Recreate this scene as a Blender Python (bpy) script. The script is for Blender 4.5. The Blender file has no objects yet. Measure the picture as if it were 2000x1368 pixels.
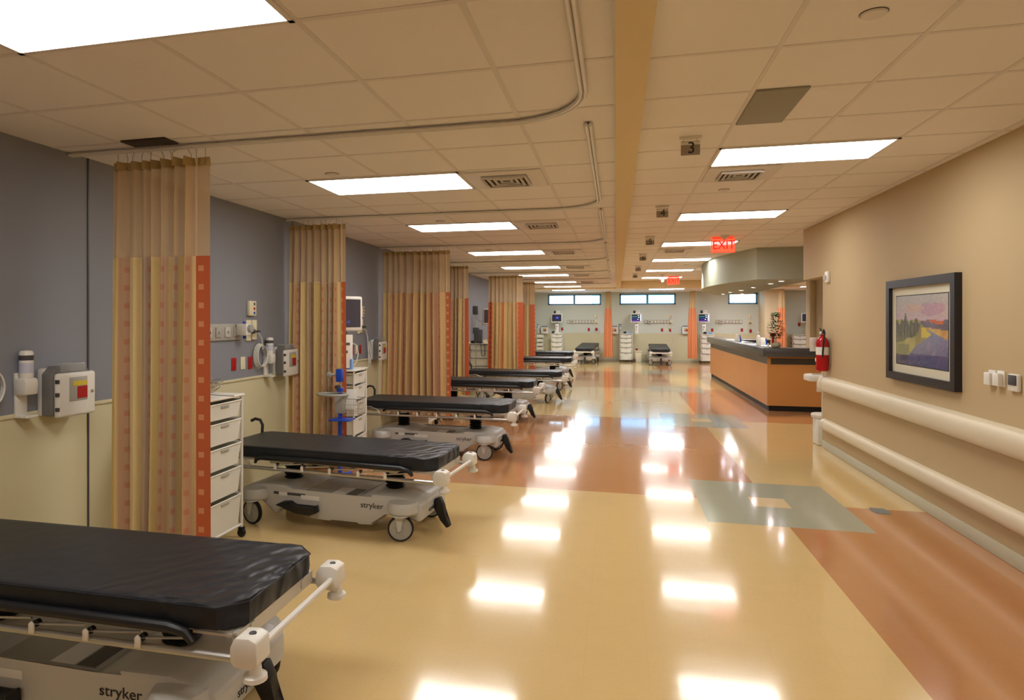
import bpy, bmesh, math, random
from mathutils import Vector, Matrix
random.seed(7)
C = bpy.context.scene.collection
PI = math.pi

# ------------------------------------------------------------------ camera
F, TH, U0, V0, CH = 1271.8, 0.243, 889.0, 623.3, 1.70
cam = bpy.data.objects.new('camera', bpy.data.cameras.new('camera'))
C.objects.link(cam)
cam.location = (0, 0, CH)
cam.rotation_euler = (PI/2, 0, TH)
cam.data.sensor_width = 36
cam.data.lens = F/2000*36
cam.data.shift_x = (1000-U0)/2000
cam.data.shift_y = -(684-V0)/2000
cam.data.clip_start = 0.05
bpy.context.scene.camera = cam

# ------------------------------------------------------------------ world, exposure
LAMP = 14.0
w = bpy.data.worlds.new('world'); bpy.context.scene.world = w
w.use_nodes = True
bg = w.node_tree.nodes['Background']
bg.inputs[0].default_value = (0.74, 0.90, 1.0, 1)
bg.inputs[1].default_value = 9.0
vs = bpy.context.scene.view_settings
vs.view_transform = 'Standard'; vs.look = 'None'; vs.gamma = 1; vs.use_curve_mapping = False
vs.exposure = 0.0

# ------------------------------------------------------------------ measuring helpers
_c, _s = math.cos(TH), math.sin(TH)
def ray(u, v):
    a = (u-U0)/F
    return Vector((_c*a-_s, _s*a+_c, (V0-v)/F))
def at_z(u, v, z):
    d = ray(u, v); return d*((z-CH)/d.z)+Vector((0, 0, CH))
def at_x(u, v, x):
    d = ray(u, v); return d*(x/d.x)+Vector((0, 0, CH))
def at_y(u, v, y):
    d = ray(u, v); return d*(y/d.y)+Vector((0, 0, CH))

# ------------------------------------------------------------------ materials
def lin(c):
    return tuple(((x/255)/12.92 if x/255 <= .04045 else ((x/255+.055)/1.055)**2.4) for x in c)
M = {}
def mat(name, rgb, rough=.5, metal=0, spec=.5, emit=0, ecol=None, alpha=1, bump=None, mottle=None, trans=0, coat=0):
    m = bpy.data.materials.new(name); m.use_nodes = True
    nt = m.node_tree; b = nt.nodes['Principled BSDF']
    col = lin(rgb)+(1,)
    b.inputs['Base Color'].default_value = col
    b.inputs['Roughness'].default_value = rough
    b.inputs['Metallic'].default_value = metal
    b.inputs['Specular IOR Level'].default_value = spec
    b.inputs['Coat Weight'].default_value = coat
    b.inputs['Transmission Weight'].default_value = trans
    if emit:
        b.inputs['Emission Color'].default_value = (lin(ecol) if ecol else lin(rgb))+(1,)
        b.inputs['Emission Strength'].default_value = emit
    b.inputs['Alpha'].default_value = alpha
    tc = nt.nodes.new('ShaderNodeTexCoord')
    if mottle:
        n = nt.nodes.new('ShaderNodeTexNoise'); n.inputs['Scale'].default_value = mottle[0]; n.inputs['Detail'].default_value = 4
        nt.links.new(tc.outputs['Object'], n.inputs['Vector'])
        mx = nt.nodes.new('ShaderNodeMix'); mx.data_type = 'RGBA'
        k = mottle[1]
        mx.inputs[6].default_value = tuple(x*(1-k) for x in col[:3])+(1,)
        mx.inputs[7].default_value = tuple(min(1, x*(1+k)) for x in col[:3])+(1,)
        nt.links.new(n.outputs['Fac'], mx.inputs[0]); nt.links.new(mx.outputs[2], b.inputs['Base Color'])
    if bump:
        n = nt.nodes.new('ShaderNodeTexNoise'); n.inputs['Scale'].default_value = bump[0]; n.inputs['Detail'].default_value = 3
        nt.links.new(tc.outputs['Object'], n.inputs['Vector'])
        bp = nt.nodes.new('ShaderNodeBump'); bp.inputs['Strength'].default_value = bump[1]; bp.inputs['Distance'].default_value = bump[2]
        nt.links.new(n.outputs['Fac'], bp.inputs['Height']); nt.links.new(bp.outputs['Normal'], b.inputs['Normal'])
    M[name] = m
    return m

mat('tile', (238, 233, 228), .9, bump=(220, .25, .002), mottle=(3, .02))
mat('grid_metal', (224, 218, 212), .6)
mat('beam_paint', (228, 206, 160), .75, bump=(150, .1, .001))
mat('wall_tan', (190, 167, 128), .7, bump=(160, .12, .001), mottle=(1.2, .02))
mat('sage', (170, 174, 156), .7, bump=(160, .1, .001))
mat('back_sage', (208, 214, 202), .7, bump=(160, .1, .001))
mat('cream', (208, 200, 164), .6, bump=(160, .08, .001))
mat('rail_cream', (218, 206, 178), .38)
mat('base_cream', (190, 186, 160), .45)
mat('white_plastic', (226, 222, 212), .35)
mat('grey_plastic', (165, 162, 152), .4)
mat('hood_grey', (190, 188, 182), .33)
mat('dark_grey', (70, 70, 72), .45)
mat('black', (16, 16, 18), .45)
mat('rubber', (14, 14, 15), .7)
mat('vinyl', (34, 37, 42), .40, spec=.35, bump=(9, .3, .008))
mat('silver', (190, 188, 182), .28, metal=.85)
mat('alu', (205, 200, 190), .42, metal=.35)
mat('white_metal', (225, 222, 215), .3)
mat('drawer', (222, 220, 208), .4)
mat('red', (170, 22, 24), .35)
mat('red_gloss', (170, 12, 18), .18)
mat('yellow', (214, 190, 60), .5)
mat('blue', (24, 70, 180), .35)
mat('blue_light', (120, 160, 215), .4)
mat('beige_plate', (226, 218, 186), .4)
mat('smoke_bin', (120, 118, 116), .25, alpha=.75)
mat('clear_bin', (190, 190, 188), .2, alpha=.45)
mat('wood', (208, 144, 78), .32, mottle=(2, .06))
mat('wood_stile', (206, 146, 84), .35)
mat('charcoal_top', (74, 72, 70), .25, mottle=(60, .12))
mat('charcoal_band', (84, 78, 66), .35, metal=.3, mottle=(40, .15))
mat('toe_black', (12, 12, 12), .5)
mat('frame_black', (26, 24, 32), .35)
mat('mat_board', (214, 208, 186), .8)
mat('track', (226, 222, 214), .35)
mat('hook_metal', (180, 170, 150), .4, metal=.4)
mat('screen_dark', (58, 54, 60), .15, emit=.12, ecol=(110, 104, 116))
mat('screen_blue', (30, 30, 40), .2, emit=.35, ecol=(64, 62, 84))
mat('lit_blue', (60, 90, 240), .4, emit=.9, ecol=(40, 80, 255))
mat('mark_blue', (60, 74, 130), .4, emit=.25, ecol=(60, 80, 160))
mat('lit_green', (60, 220, 180), .4, emit=.8, ecol=(60, 230, 190))
mat('lit_white', (200, 210, 235), .4, emit=.6, ecol=(220, 235, 255))
mat('lit_purple', (90, 50, 150), .4, emit=.4, ecol=(100, 40, 190))
mat('diffuser', (255, 255, 255), .5, emit=LAMP, ecol=(255, 253, 250))
mat('spot_lens', (255, 255, 255), .5, emit=140, ecol=(255, 240, 244))
mat('exit_red', (255, 60, 30), .4, emit=1.3, ecol=(255, 52, 24))
mat('exit_pane', (255, 130, 100), .3, emit=.9, ecol=(255, 96, 66), alpha=.8)
mat('exit_letter', (220, 10, 5), .4, emit=.8, ecol=(225, 14, 8))
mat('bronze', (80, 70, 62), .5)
mat('leaf', (30, 74, 32), .8, spec=.15, mottle=(30, .3))
mat('stone', (168, 158, 132), .7, mottle=(20, .15))
mat('bark', (70, 50, 34), .7)
mat('label_pale', (196, 198, 214), .5)
mat('paper', (226, 224, 216), .7)
mat('tube_clear', (224, 222, 214), .25)
mat('window_frame', (96, 140, 172), .4)
mat('siding', (150, 190, 215), .7)
mat('snow_roof', (235, 240, 245), .8)
mat('vent_grey', (150, 146, 132), .6)
mat('vent_dark', (60, 52, 44), .8)
mat('sign_grey', (150, 138, 122), .4)
mat('ink', (16, 14, 14), .5)
mat('pale_pilaster', (214, 196, 160), .7)
mat('dark_wood', (84, 60, 44), .5)
mat('floor_patch', (112, 120, 122), .3)

def vinyl_mat():
    m = M['vinyl']; nt = m.node_tree; b = nt.nodes['Principled BSDF']
    tc = nt.nodes.new('ShaderNodeTexCoord'); sp = nt.nodes.new('ShaderNodeSeparateXYZ'); nt.links.new(tc.outputs['Object'], sp.inputs[0])
    mr = nt.nodes.new('ShaderNodeMapRange'); mr.inputs[1].default_value = .25; mr.inputs[2].default_value = .85; nt.links.new(sp.outputs[0], mr.inputs[0])
    wv = nt.nodes.new('ShaderNodeTexWave'); wv.inputs['Scale'].default_value = 3.2; wv.inputs['Distortion'].default_value = 7; wv.inputs['Detail'].default_value = 2; wv.inputs['Detail Scale'].default_value = 1.4
    mp = nt.nodes.new('ShaderNodeMapping'); mp.inputs['Rotation'].default_value = (0, 0, .7); nt.links.new(tc.outputs['Object'], mp.inputs[0]); nt.links.new(mp.outputs[0], wv.inputs[0])
    ml = nt.nodes.new('ShaderNodeMath'); ml.operation = 'MULTIPLY'; nt.links.new(mr.outputs[0], ml.inputs[0]); nt.links.new(wv.outputs['Fac'], ml.inputs[1])
    bp = nt.nodes.new('ShaderNodeBump'); bp.inputs['Strength'].default_value = .7; bp.inputs['Distance'].default_value = .012
    nt.links.new(ml.outputs[0], bp.inputs['Height'])
    old = b.inputs['Normal'].links[0].from_socket
    nt.links.new(old, bp.inputs['Normal']); nt.links.new(bp.outputs[0], b.inputs['Normal'])
vinyl_mat()
def glass_mat():
    m = bpy.data.materials.new('window_glass'); m.use_nodes = True; nt = m.node_tree
    nt.nodes.clear()
    o = nt.nodes.new('ShaderNodeOutputMaterial'); t = nt.nodes.new('ShaderNodeBsdfTransparent'); g = nt.nodes.new('ShaderNodeBsdfGlossy')
    g.inputs['Roughness'].default_value = .02
    f = nt.nodes.new('ShaderNodeFresnel'); f.inputs['IOR'].default_value = 1.45
    x = nt.nodes.new('ShaderNodeMixShader')
    t.inputs[0].default_value = (.86, .95, 1, 1)
    nt.links.new(f.outputs[0], x.inputs[0]); nt.links.new(t.outputs[0], x.inputs[1]); nt.links.new(g.outputs[0], x.inputs[2]); nt.links.new(x.outputs[0], o.inputs[0])
    M['glass'] = m
glass_mat()

class NT:
    """tiny node-graph writer"""
    def __init__(s, name):
        s.m = bpy.data.materials.new(name); s.m.use_nodes = True; s.nt = s.m.node_tree
        s.b = s.nt.nodes['Principled BSDF']; M[name] = s.m
    def n(s, t, **k):
        x = s.nt.nodes.new(t)
        for a, b in k.items(): setattr(x, a, b)
        return x
    def put(s, sock, v):
        if hasattr(v, 'links') or isinstance(v, bpy.types.NodeSocket): s.nt.links.new(v, sock)
        else: sock.default_value = v
    def math(s, op, a, b=0.0, c=0.0):
        x = s.n('ShaderNodeMath', operation=op)
        for i, v in enumerate((a, b, c)): s.put(x.inputs[i], v)
        return x.outputs[0]
    def mix(s, f, a, b):
        x = s.n('ShaderNodeMix', data_type='RGBA')
        s.put(x.inputs[0], f)
        for i, v in ((6, a), (7, b)):
            s.put(x.inputs[i], v if isinstance(v, bpy.types.NodeSocket) else lin(v)+(1,))
        return x.outputs[2]
    def noise(s, vec, scale, detail=3):
        x = s.n('ShaderNodeTexNoise'); x.inputs['Scale'].default_value = scale; x.inputs['Detail'].default_value = detail
        s.nt.links.new(vec, x.inputs['Vector']); return x.outputs['Fac']
    def bump(s, h, strength, dist):
        x = s.n('ShaderNodeBump'); x.inputs['Strength'].default_value = strength; x.inputs['Distance'].default_value = dist
        s.nt.links.new(h, x.inputs['Height']); s.nt.links.new(x.outputs[0], s.b.inputs['Normal'])

def band(g, x, a, b):          # 1 where a < x < b
    return g.math('MULTIPLY', g.math('GREATER_THAN', x, a), g.math('LESS_THAN', x, b))

# vinyl floor: colour fields alternate about the corridor axis, grey squares on the crossings
g = NT('floor_vinyl')
tc = g.n('ShaderNodeTexCoord'); sp = g.n('ShaderNodeSeparateXYZ'); g.nt.links.new(tc.outputs['Object'], sp.inputs[0])
X, Y = sp.outputs[0], sp.outputs[1]
row = g.math('FLOOR', g.math('DIVIDE', g.math('SUBTRACT', Y, 1.52), 5.03))
par = g.math('MODULO', g.math('ADD', row, 10.0), 2.0)
right = g.math('GREATER_THAN', X, 1.37)
isor = g.math('ABSOLUTE', g.math('SUBTRACT', par, right))
col = g.mix(isor, (214, 185, 128), (184, 130, 84))
dy = g.math('ABSOLUTE', g.math('SUBTRACT', g.math('FLOORED_MODULO', g.math('SUBTRACT', Y, 1.52-2.515), 5.03), 2.515))
dx = g.math('ABSOLUTE', g.math('SUBTRACT', X, 1.37))
sq = g.math('MULTIPLY', g.math('LESS_THAN', dy, .74), g.math('LESS_THAN', dx, .63))
col = g.mix(sq, col, (164, 166, 146))
sq2 = g.math('MULTIPLY', g.math('LESS_THAN', dy, .16), g.math('LESS_THAN', dx, .155))
col = g.mix(sq2, col, (222, 196, 150))
mo = g.noise(tc.outputs['Object'], 55, 5)
mo2 = g.noise(tc.outputs['Object'], 7, 3)
hs = g.n('ShaderNodeHueSaturation')
g.put(hs.inputs['Value'], g.math('ADD', .92, g.math('ADD', g.math('MULTIPLY', mo, .10), g.math('MULTIPLY', mo2, .06))))
g.nt.links.new(col, hs.inputs['Color'])
jx = g.math('ABSOLUTE', g.math('SUBTRACT', g.math('FRACT', g.math('DIVIDE', g.math('SUBTRACT', X, 1.37), .305)), .5))
jy = g.math('ABSOLUTE', g.math('SUBTRACT', g.math('FRACT', g.math('DIVIDE', g.math('SUBTRACT', Y, 1.52), .305)), .5))
joint = g.math('MAXIMUM', g.math('GREATER_THAN', jx, .496), g.math('GREATER_THAN', jy, .496))
dk = g.n('ShaderNodeMix', data_type='RGBA', blend_type='MULTIPLY')
g.put(dk.inputs[0], g.math('MULTIPLY', joint, .07)); g.nt.links.new(hs.outputs[0], dk.inputs[6]); dk.inputs[7].default_value = (0, 0, 0, 1)
g.nt.links.new(dk.outputs[2], g.b.inputs['Base Color'])
g.b.inputs['Roughness'].default_value = .13
g.b.inputs['Coat Weight'].default_value = .35; g.b.inputs['Coat Roughness'].default_value = .06
wv = g.noise(tc.outputs['Object'], 2.6, 2)
g.bump(wv, .12, .012)

# privacy curtain cloth, stripes and little squares follow the cloth (UV in metres)
def cloth(name, phase, base, s1, s2, s3):
    g = NT(name)
    uv = g.n('ShaderNodeUVMap'); sp = g.n('ShaderNodeSeparateXYZ'); g.nt.links.new(uv.outputs[0], sp.inputs[0])
    u, v = sp.outputs[0], sp.outputs[1]
    f = g.math('FRACT', g.math('DIVIDE', g.math('ADD', u, phase), .62))
    cr = g.n('ShaderNodeValToRGB'); e = cr.color_ramp
    stops = [(0, base), (.17, base), (.2, s1), (.34, s1), (.38, s2), (.5, s2), (.56, base), (.7, s3), (.8, s3), (.86, base)]
    while len(e.elements) < len(stops): e.elements.new(.5)
    for k, (p, c) in enumerate(stops):
        e.elements[k].position = p; e.elements[k].color = lin(c)+(1,)
    g.nt.links.new(f, cr.inputs[0])
    fu = g.math('FRACT', g.math('DIVIDE', g.math('ADD', u, phase+.05), .155))
    fv = g.math('FRACT', g.math('DIVIDE', v, .115))
    sqr = g.math('MULTIPLY', band(g, fu, .34, .58), band(g, fv, .36, .66))
    row = g.math('GREATER_THAN', g.math('FRACT', g.math('DIVIDE', g.math('ADD', u, phase), .31)), .5)
    c1 = g.mix(g.math('MULTIPLY', g.math('MULTIPLY', sqr, row), .5), cr.outputs[0], (186, 104, 62))
    edge = g.math('GREATER_THAN', u, 90.0)           # cloth marked beyond u = 90 m is the plain rust border
    c2 = g.mix(g.math('MULTIPLY', sqr, .8), (196, 92, 46), (222, 160, 108))
    g.nt.links.new(g.mix(edge, c1, c2), g.b.inputs['Base Color'])
    g.b.inputs['Roughness'].default_value = .55
    g.b.inputs['Sheen Weight'].default_value = .2
    tc = g.n('ShaderNodeTexCoord')
    g.bump(g.noise(tc.outputs['Object'], 14, 3), .25, .01)
cloth('cloth_gold', 0.0, (218, 190, 124), (194, 154, 118), (226, 200, 142), (182, 154, 128))
cloth('cloth_rose', 0.21, (212, 176, 118), (206, 142, 108), (208, 182, 122), (206, 156, 124))
cloth('cloth_sand', 0.4, (204, 172, 112), (190, 150, 104), (212, 184, 124), (208, 132, 80))
def net(name, rgb, op):
    g = NT(name)
    g.b.inputs['Base Color'].default_value = lin(rgb)+(1,); g.b.inputs['Roughness'].default_value = .8
    g.b.inputs['Alpha'].default_value = op
net('mesh_net', (206, 176, 130), .80)
net('mesh_edge', (232, 206, 166), .95)
mat('header_cloth', (176, 148, 92), .7)
def rust():
    g = NT('rust_cloth')
    tc = g.n('ShaderNodeTexCoord'); sp = g.n('ShaderNodeSeparateXYZ'); g.nt.links.new(tc.outputs['Object'], sp.inputs[0])
    s = g.math('ADD', g.math('MULTIPLY', sp.outputs[0], 14), 0)
    k = band(g, g.math('FRACT', s), .6, .95)
    g.nt.links.new(g.mix(g.math('MULTIPLY', k, .55), (206, 118, 72), (214, 160, 108)), g.b.inputs['Base Color'])
    g.b.inputs['Roughness'].default_value = .6
rust()

# ------------------------------------------------------------------ mesh helpers
class MB:
    def __init__(s): s.bm = bmesh.new(); s.uv = None
    def _take(s, verts, m=None, bevel=0, seg=2):
        if bevel:
            es = set()
            for v in verts:
                for e in v.link_edges: es.add(e)
            r = bmesh.ops.bevel(s.bm, geom=list(es), offset=bevel, segments=seg, affect='EDGES', profile=.5, clamp_overlap=True)
            fv = set(r['verts'])
            for v in verts:
                if v.is_valid: fv.add(v)
            verts = list(fv)
        if m is not None:
            bmesh.ops.transform(s.bm, matrix=m, verts=[v for v in verts if v.is_valid])
        return s
    def box(s, lo, hi, bevel=0, m=None, seg=2):
        c = [(a+b)/2 for a, b in zip(lo, hi)]; d = [max(abs(b-a), 1e-5) for a, b in zip(lo, hi)]
        r = bmesh.ops.create_cube(s.bm, size=1, matrix=Matrix.Translation(c) @ Matrix.Diagonal((*d, 1)))
        return s._take(r['verts'], m, min(bevel, min(d)*.49) if bevel else 0, seg)
    def prism(s, pts, a, b, axis='z', bevel=0, m=None, seg=2):
        """pts: 2-D outline; extruded from a to b along axis"""
        def P(p, h):
            return {'z': (p[0], p[1], h), 'y': (p[0], h, p[1]), 'x': (h, p[0], p[1])}[axis]
        lo = [s.bm.verts.new(P(p, a)) for p in pts]; hi = [s.bm.verts.new(P(p, b)) for p in pts]
        n = len(pts)
        s.bm.faces.new(lo); s.bm.faces.new(hi)
        for i in range(n): s.bm.faces.new((lo[i], lo[(i+1) % n], hi[(i+1) % n], hi[i]))
        return s._take(lo+hi, m, bevel, seg)
    def lathe(s, prof, c=(0, 0, 0), seg=20, axis='z', m=None, cap=True):
        """prof: (r, h) pairs revolved about axis through c"""
        rings = []
        for r, h in prof:
            ring = []
            for k in range(seg):
                a = 2*PI*k/seg; x, y = r*math.cos(a), r*math.sin(a)
                p = {'z': (x, y, h), 'y': (x, h, y), 'x': (h, x, y)}[axis]
                ring.append(s.bm.verts.new((p[0]+c[0], p[1]+c[1], p[2]+c[2])))
            rings.append(ring)
        for a, b in zip(rings, rings[1:]):
            for k in range(seg): s.bm.faces.new((a[k], a[(k+1) % seg], b[(k+1) % seg], b[k]))
        if cap: s.bm.faces.new(rings[0]); s.bm.faces.new(rings[-1])
        if m is not None: bmesh.ops.transform(s.bm, matrix=m, verts=[v for r in rings for v in r])
        return s
    def tube(s, pts, r, seg=8, closed=False, flat=1.0):
        pts = [Vector(p) for p in pts]; n = len(pts); rings = []
        up = Vector((0, 0, 1)); prev = None
        for i, p in enumerate(pts):
            if closed: t = pts[(i+1) % n]-pts[i-1]
            else: t = pts[min(i+1, n-1)]-pts[max(i-1, 0)]
            t.normalize()
            if prev is None:
                a = up if abs(t.z) < .9 else Vector((1, 0, 0))
                nx = t.cross(a).normalized()
            else:
                nx = (prev-t*prev.dot(t)).normalized()
            prev = nx; ny = t.cross(nx)
            rr = r[i] if isinstance(r, (list, tuple)) else r
            rings.append([s.bm.verts.new(p+nx*math.cos(2*PI*k/seg)*rr+ny*math.sin(2*PI*k/seg)*rr*flat) for k in range(seg)])
        prs = list(zip(rings, rings[1:]))+([(rings[-1], rings[0])] if closed else [])
        for a, b in prs:
            for k in range(seg): s.bm.faces.new((a[k], a[(k+1) % seg], b[(k+1) % seg], b[k]))
        if not closed: s.bm.faces.new(rings[0]); s.bm.faces.new(rings[-1])
        return s
    def sphere(s, c, r, seg=12, m=None, scale=(1, 1, 1)):
        q = bmesh.ops.create_uvsphere(s.bm, u_segments=seg, v_segments=max(6, seg//2), radius=r, matrix=Matrix.Translation(c) @ Matrix.Diagonal((*scale, 1)))
        return s._take(q['verts'], m)
    def quad(s, a, b, c, d):
        s.bm.faces.new([s.bm.verts.new(p) for p in (a, b, c, d)]); return s
    def poly(s, pts):
        s.bm.faces.new([s.bm.verts.new(p) for p in pts]); return s
    def grid(s, fn, nu, nv, uvf=None):
        vs_ = [[s.bm.verts.new(fn(i/nu, j/nv)) for j in range(nv+1)] for i in range(nu+1)]
        if uvf and s.uv is None: s.uv = s.bm.loops.layers.uv.new('UVMap')
        for i in range(nu):
            for j in range(nv):
                f = s.bm.faces.new((vs_[i][j], vs_[i+1][j], vs_[i+1][j+1], vs_[i][j+1]))
                if uvf:
                    for l, (a, b) in zip(f.loops, ((i, j), (i+1, j), (i+1, j+1), (i, j+1))): l[s.uv].uv = uvf(a/nu, b/nv)
        return s
    def build(s, name, m, parent=None, smooth=True, loc=None, rz=None, normals=True):
        if normals: bmesh.ops.recalc_face_normals(s.bm, faces=s.bm.faces[:])
        me = bpy.data.meshes.new(name); s.bm.to_mesh(me); s.bm.free()
        me.materials.append(M[m] if isinstance(m, str) else m)
        if smooth:
            me.polygons.foreach_set('use_smooth', [True]*len(me.polygons))
            me.set_sharp_from_angle(angle=math.radians(35))
        o = bpy.data.objects.new(name, me); C.objects.link(o)
        if parent is not None: o.parent = parent
        if loc is not None: o.location = loc
        if rz is not None: o.rotation_euler.z = rz
        return o

def tag(o, label, cat, group=None, kind=None):
    o['label'] = label; o['category'] = cat
    if group: o['group'] = group
    if kind: o['kind'] = kind
    return o
def thing(name, label, cat, loc=(0, 0, 0), rz=0, group=None):
    o = bpy.data.objects.new(name, None); C.objects.link(o); o.empty_display_size = .1
    o.location = loc; o.rotation_euler.z = rz
    return tag(o, label, cat, group)
def struct(o):
    o['kind'] = 'structure'; return o
def copy_tree(o, parent=None):
    c = o.copy(); C.objects.link(c); c.parent = parent
    for ch in o.children: copy_tree(ch, c)
    return c
def dup(o, label, loc, rz=None, group=None):
    c = copy_tree(o); c.location = loc; c['label'] = label
    if rz is not None: c.rotation_euler.z = rz
    if group: c['group'] = group
    return c
def text_part(body, size, m, parent, loc, rot, name='lettering', ext=.0008, sx=1.0):
    cu = bpy.data.curves.new('t', 'FONT'); cu.body = body; cu.size = size; cu.extrude = ext; cu.align_x = 'CENTER'; cu.align_y = 'CENTER'
    to = bpy.data.objects.new('t', cu); C.objects.link(to)
    bpy.context.view_layer.update()
    me = bpy.data.meshes.new_from_object(to.evaluated_get(bpy.context.evaluated_depsgraph_get()))
    bpy.data.objects.remove(to); bpy.data.curves.remove(cu)
    me.name = name; me.materials.clear(); me.materials.append(M[m])
    o = bpy.data.objects.new(name, me); C.objects.link(o); o.parent = parent
    o.location = loc; o.rotation_euler = rot; o.scale = (sx, 1, 1)
    return o

# ================================================================== SETTING
XL, XR, YB, HL, HR = -3.45, 2.65, 27.1, 2.78, 3.0
YF, XE = -4.0, 8.6
struct(MB().box((XL-.15, YF-.15, -.2), (XE+.15, YB+.2, 0)).build('floor', 'floor_vinyl'))
# ceilings
struct(MB().box((XL-.15, YF, HL), (-.005, YB+.2, HL+.5)).build('ceiling', 'tile'))
struct(MB().box((.13, YF, HR), (XE+.15, 23.1, HR+.3)).build('ceiling', 'tile'))
struct(MB().box((-.005, 23.1, HL), (XE+.15, YB+.2, HL+.5)).build('ceiling', 'tile'))
struct(MB().box((-.005, YF, HL-.035), (.13, 23.1, HL+.5)).build('trim_1', 'beam_paint'))
struct(MB().box((-.012, YF, HL-.030), (-.004, 22.95, HL+.002)).build('trim_16', 'grid_metal'))
struct(MB().box((.13, 22.95, HL-.035), (XE+.15, 23.1, HR+.1)).build('trim_2', 'beam_paint'))
struct(MB().box((XL, 22.95, HL-.035), (-.005, 23.1, HL+.1)).build('trim_3', 'beam_paint'))
# grid bars of the suspended ceilings
def tgrid(x0, x1, y0, y1, xa, px, ya, py, z, name):
    b = MB(); t = .012
    k = math.ceil((x0-xa)/px)
    while xa+k*px < x1: b.box((xa+k*px-t, y0, z-.0035), (xa+k*px+t, y1, z+.002)); k += 1
    k = math.ceil((y0-ya)/py)
    while ya+k*py < y1: b.box((x0, ya+k*py-t, z-.003), (x1, ya+k*py+t, z+.002)); k += 1
    struct(b.build(name, 'grid_metal', smooth=False))
GL, GR = .618, .628
tgrid(XL, -.005, YF, 22.95, -2.343, .61, 2.145, GL, HL, 'trim_4')
tgrid(.13, XE, YF, 22.95, .755, .61, 3.389, GR, HR, 'trim_5')
tgrid(XL, XE, 23.1, YB, -2.343, .61, 2.145, GL, HL, 'trim_6')

def wall_two(name, lo, hi, zs, mlow, mup):
    struct(MB().box((lo[0], lo[1], 0), (hi[0], hi[1], zs)).build(name, mlow))
    struct(MB().box((lo[0], lo[1], zs), (hi[0], hi[1], HR+.2)).build(name, mup))
mat('wall_blue', (132, 134, 142), .65, bump=(160, .1, .001))
wall_two('wall_left', (XL-.15, YF), (XL, YB+.2), 1.12, 'cream', 'wall_blue')
struct(MB().box((XL, YF, 1.115), (XL+.012, YB, 1.14), .004).build('trim_7', 'cream'))
for q, yy in enumerate((3.655, 6.5)):
    struct(MB().box((XL, yy-.006, 0), (XL+.006, yy+.006, HL)).build('trim_%d' % (8+q), 'dark_grey'))
# back wall with window openings
wins = [(-2.764, -.611), (.115, 2.275), (4.203, 5.268), (6.97, 8.1)]
wz0, wz1 = 2.268, 2.715
struct(MB().box((XL, YB, 0), (XE, YB+.2, 1.13)).build('wall_back', 'cream'))
b = MB().box((XL, YB, 1.13), (XE, YB+.2, wz0)).box((XL, YB, wz1), (XE, YB+.2, HR))
xs = [XL]+[v for p in wins for v in p]+[XE]
for i in range(0, len(xs), 2): b.box((xs[i], YB, wz0), (xs[i+1], YB+.2, wz1))
struct(b.build('wall_back', 'back_sage', smooth=False))
for i, (a, c) in enumerate(wins):
    r = bpy.data.objects.new('window_%d' % (i+1), None); C.objects.link(r); struct(r); r.location = ((a+c)/2, YB+.1, wz0)
    W, H = (c-a)/2, wz1-wz0
    f = MB()
    for lo, hi in (((-W, -.08, 0), (W, .06, .06)), ((-W, -.08, H-.06), (W, .06, H)), ((-W, -.08, 0), (-W+.06, .06, H)), ((W-.06, -.08, 0), (W, .06, H))): f.box(lo, hi)
    if W > .6: f.box((-.04, -.06, 0), (.04, .05, H))
    f.build('window_frame', 'window_frame', r, smooth=False)
    MB().box((-W+.03, -.003, .03), (W-.03, .003, H-.03)).build('pane', 'glass', r, smooth=False)
# right wall, ending in mid room, with a header carried on past its end
struct(MB().box((XR, YF, 0), (XR+.16, 9.54, HR+.1)).build('wall_right', 'wall_tan'))
struct(MB().box((XR, 9.54, 2.265), (XR+.16, 10.46, HR+.1)).build('trim_10', 'wall_tan'))
struct(MB().box((XR, YF, 0), (XR-.014, 9.53, .105), .005).build('baseboard_right', 'base_cream'))
struct(MB().box((XL, YF, 0), (XL+.012, YB, .10), .004).build('baseboard_left', 'base_cream'))
struct(MB().box((XL, YB-.012, 0), (XE, YB, .10), .004).build('baseboard_back', 'base_cream'))
struct(MB().box((XR-.012, 9.53, 0), (XR+.03, 9.553, 1.08), .003).build('trim_11', 'rail_cream'))
struct(MB().box((XL-.15, YF-.15, 0), (XE+.15, YF, HR+.2)).build('wall_front', 'wall_tan'))
struct(MB().box((XE, YF, 0), (XE+.15, YB+.2, HR+.2)).build('wall_alcove', 'wall_tan'))
# pale pier in front of the back wall
pa, pb = at_y(1494, 600, 26.0), at_y(1529, 600, 26.0)
struct(MB().box((pa.x, 26.0, 0), (pb.x, YB, HL), .01).build('trim_12', 'pale_pilaster'))
pc, pd = at_y(1582, 600, 20.0), at_y(1593, 600, 20.0)
struct(MB().box((pc.x, 20.0, 0), (pd.x, 20.4, HL), .004).build('trim_15', 'pale_pilaster'))
struct(MB().box((pd.x, 19.2, 0), (XE, 20.4, HL)).build('wall_alcove', 'wall_tan'))
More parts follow.
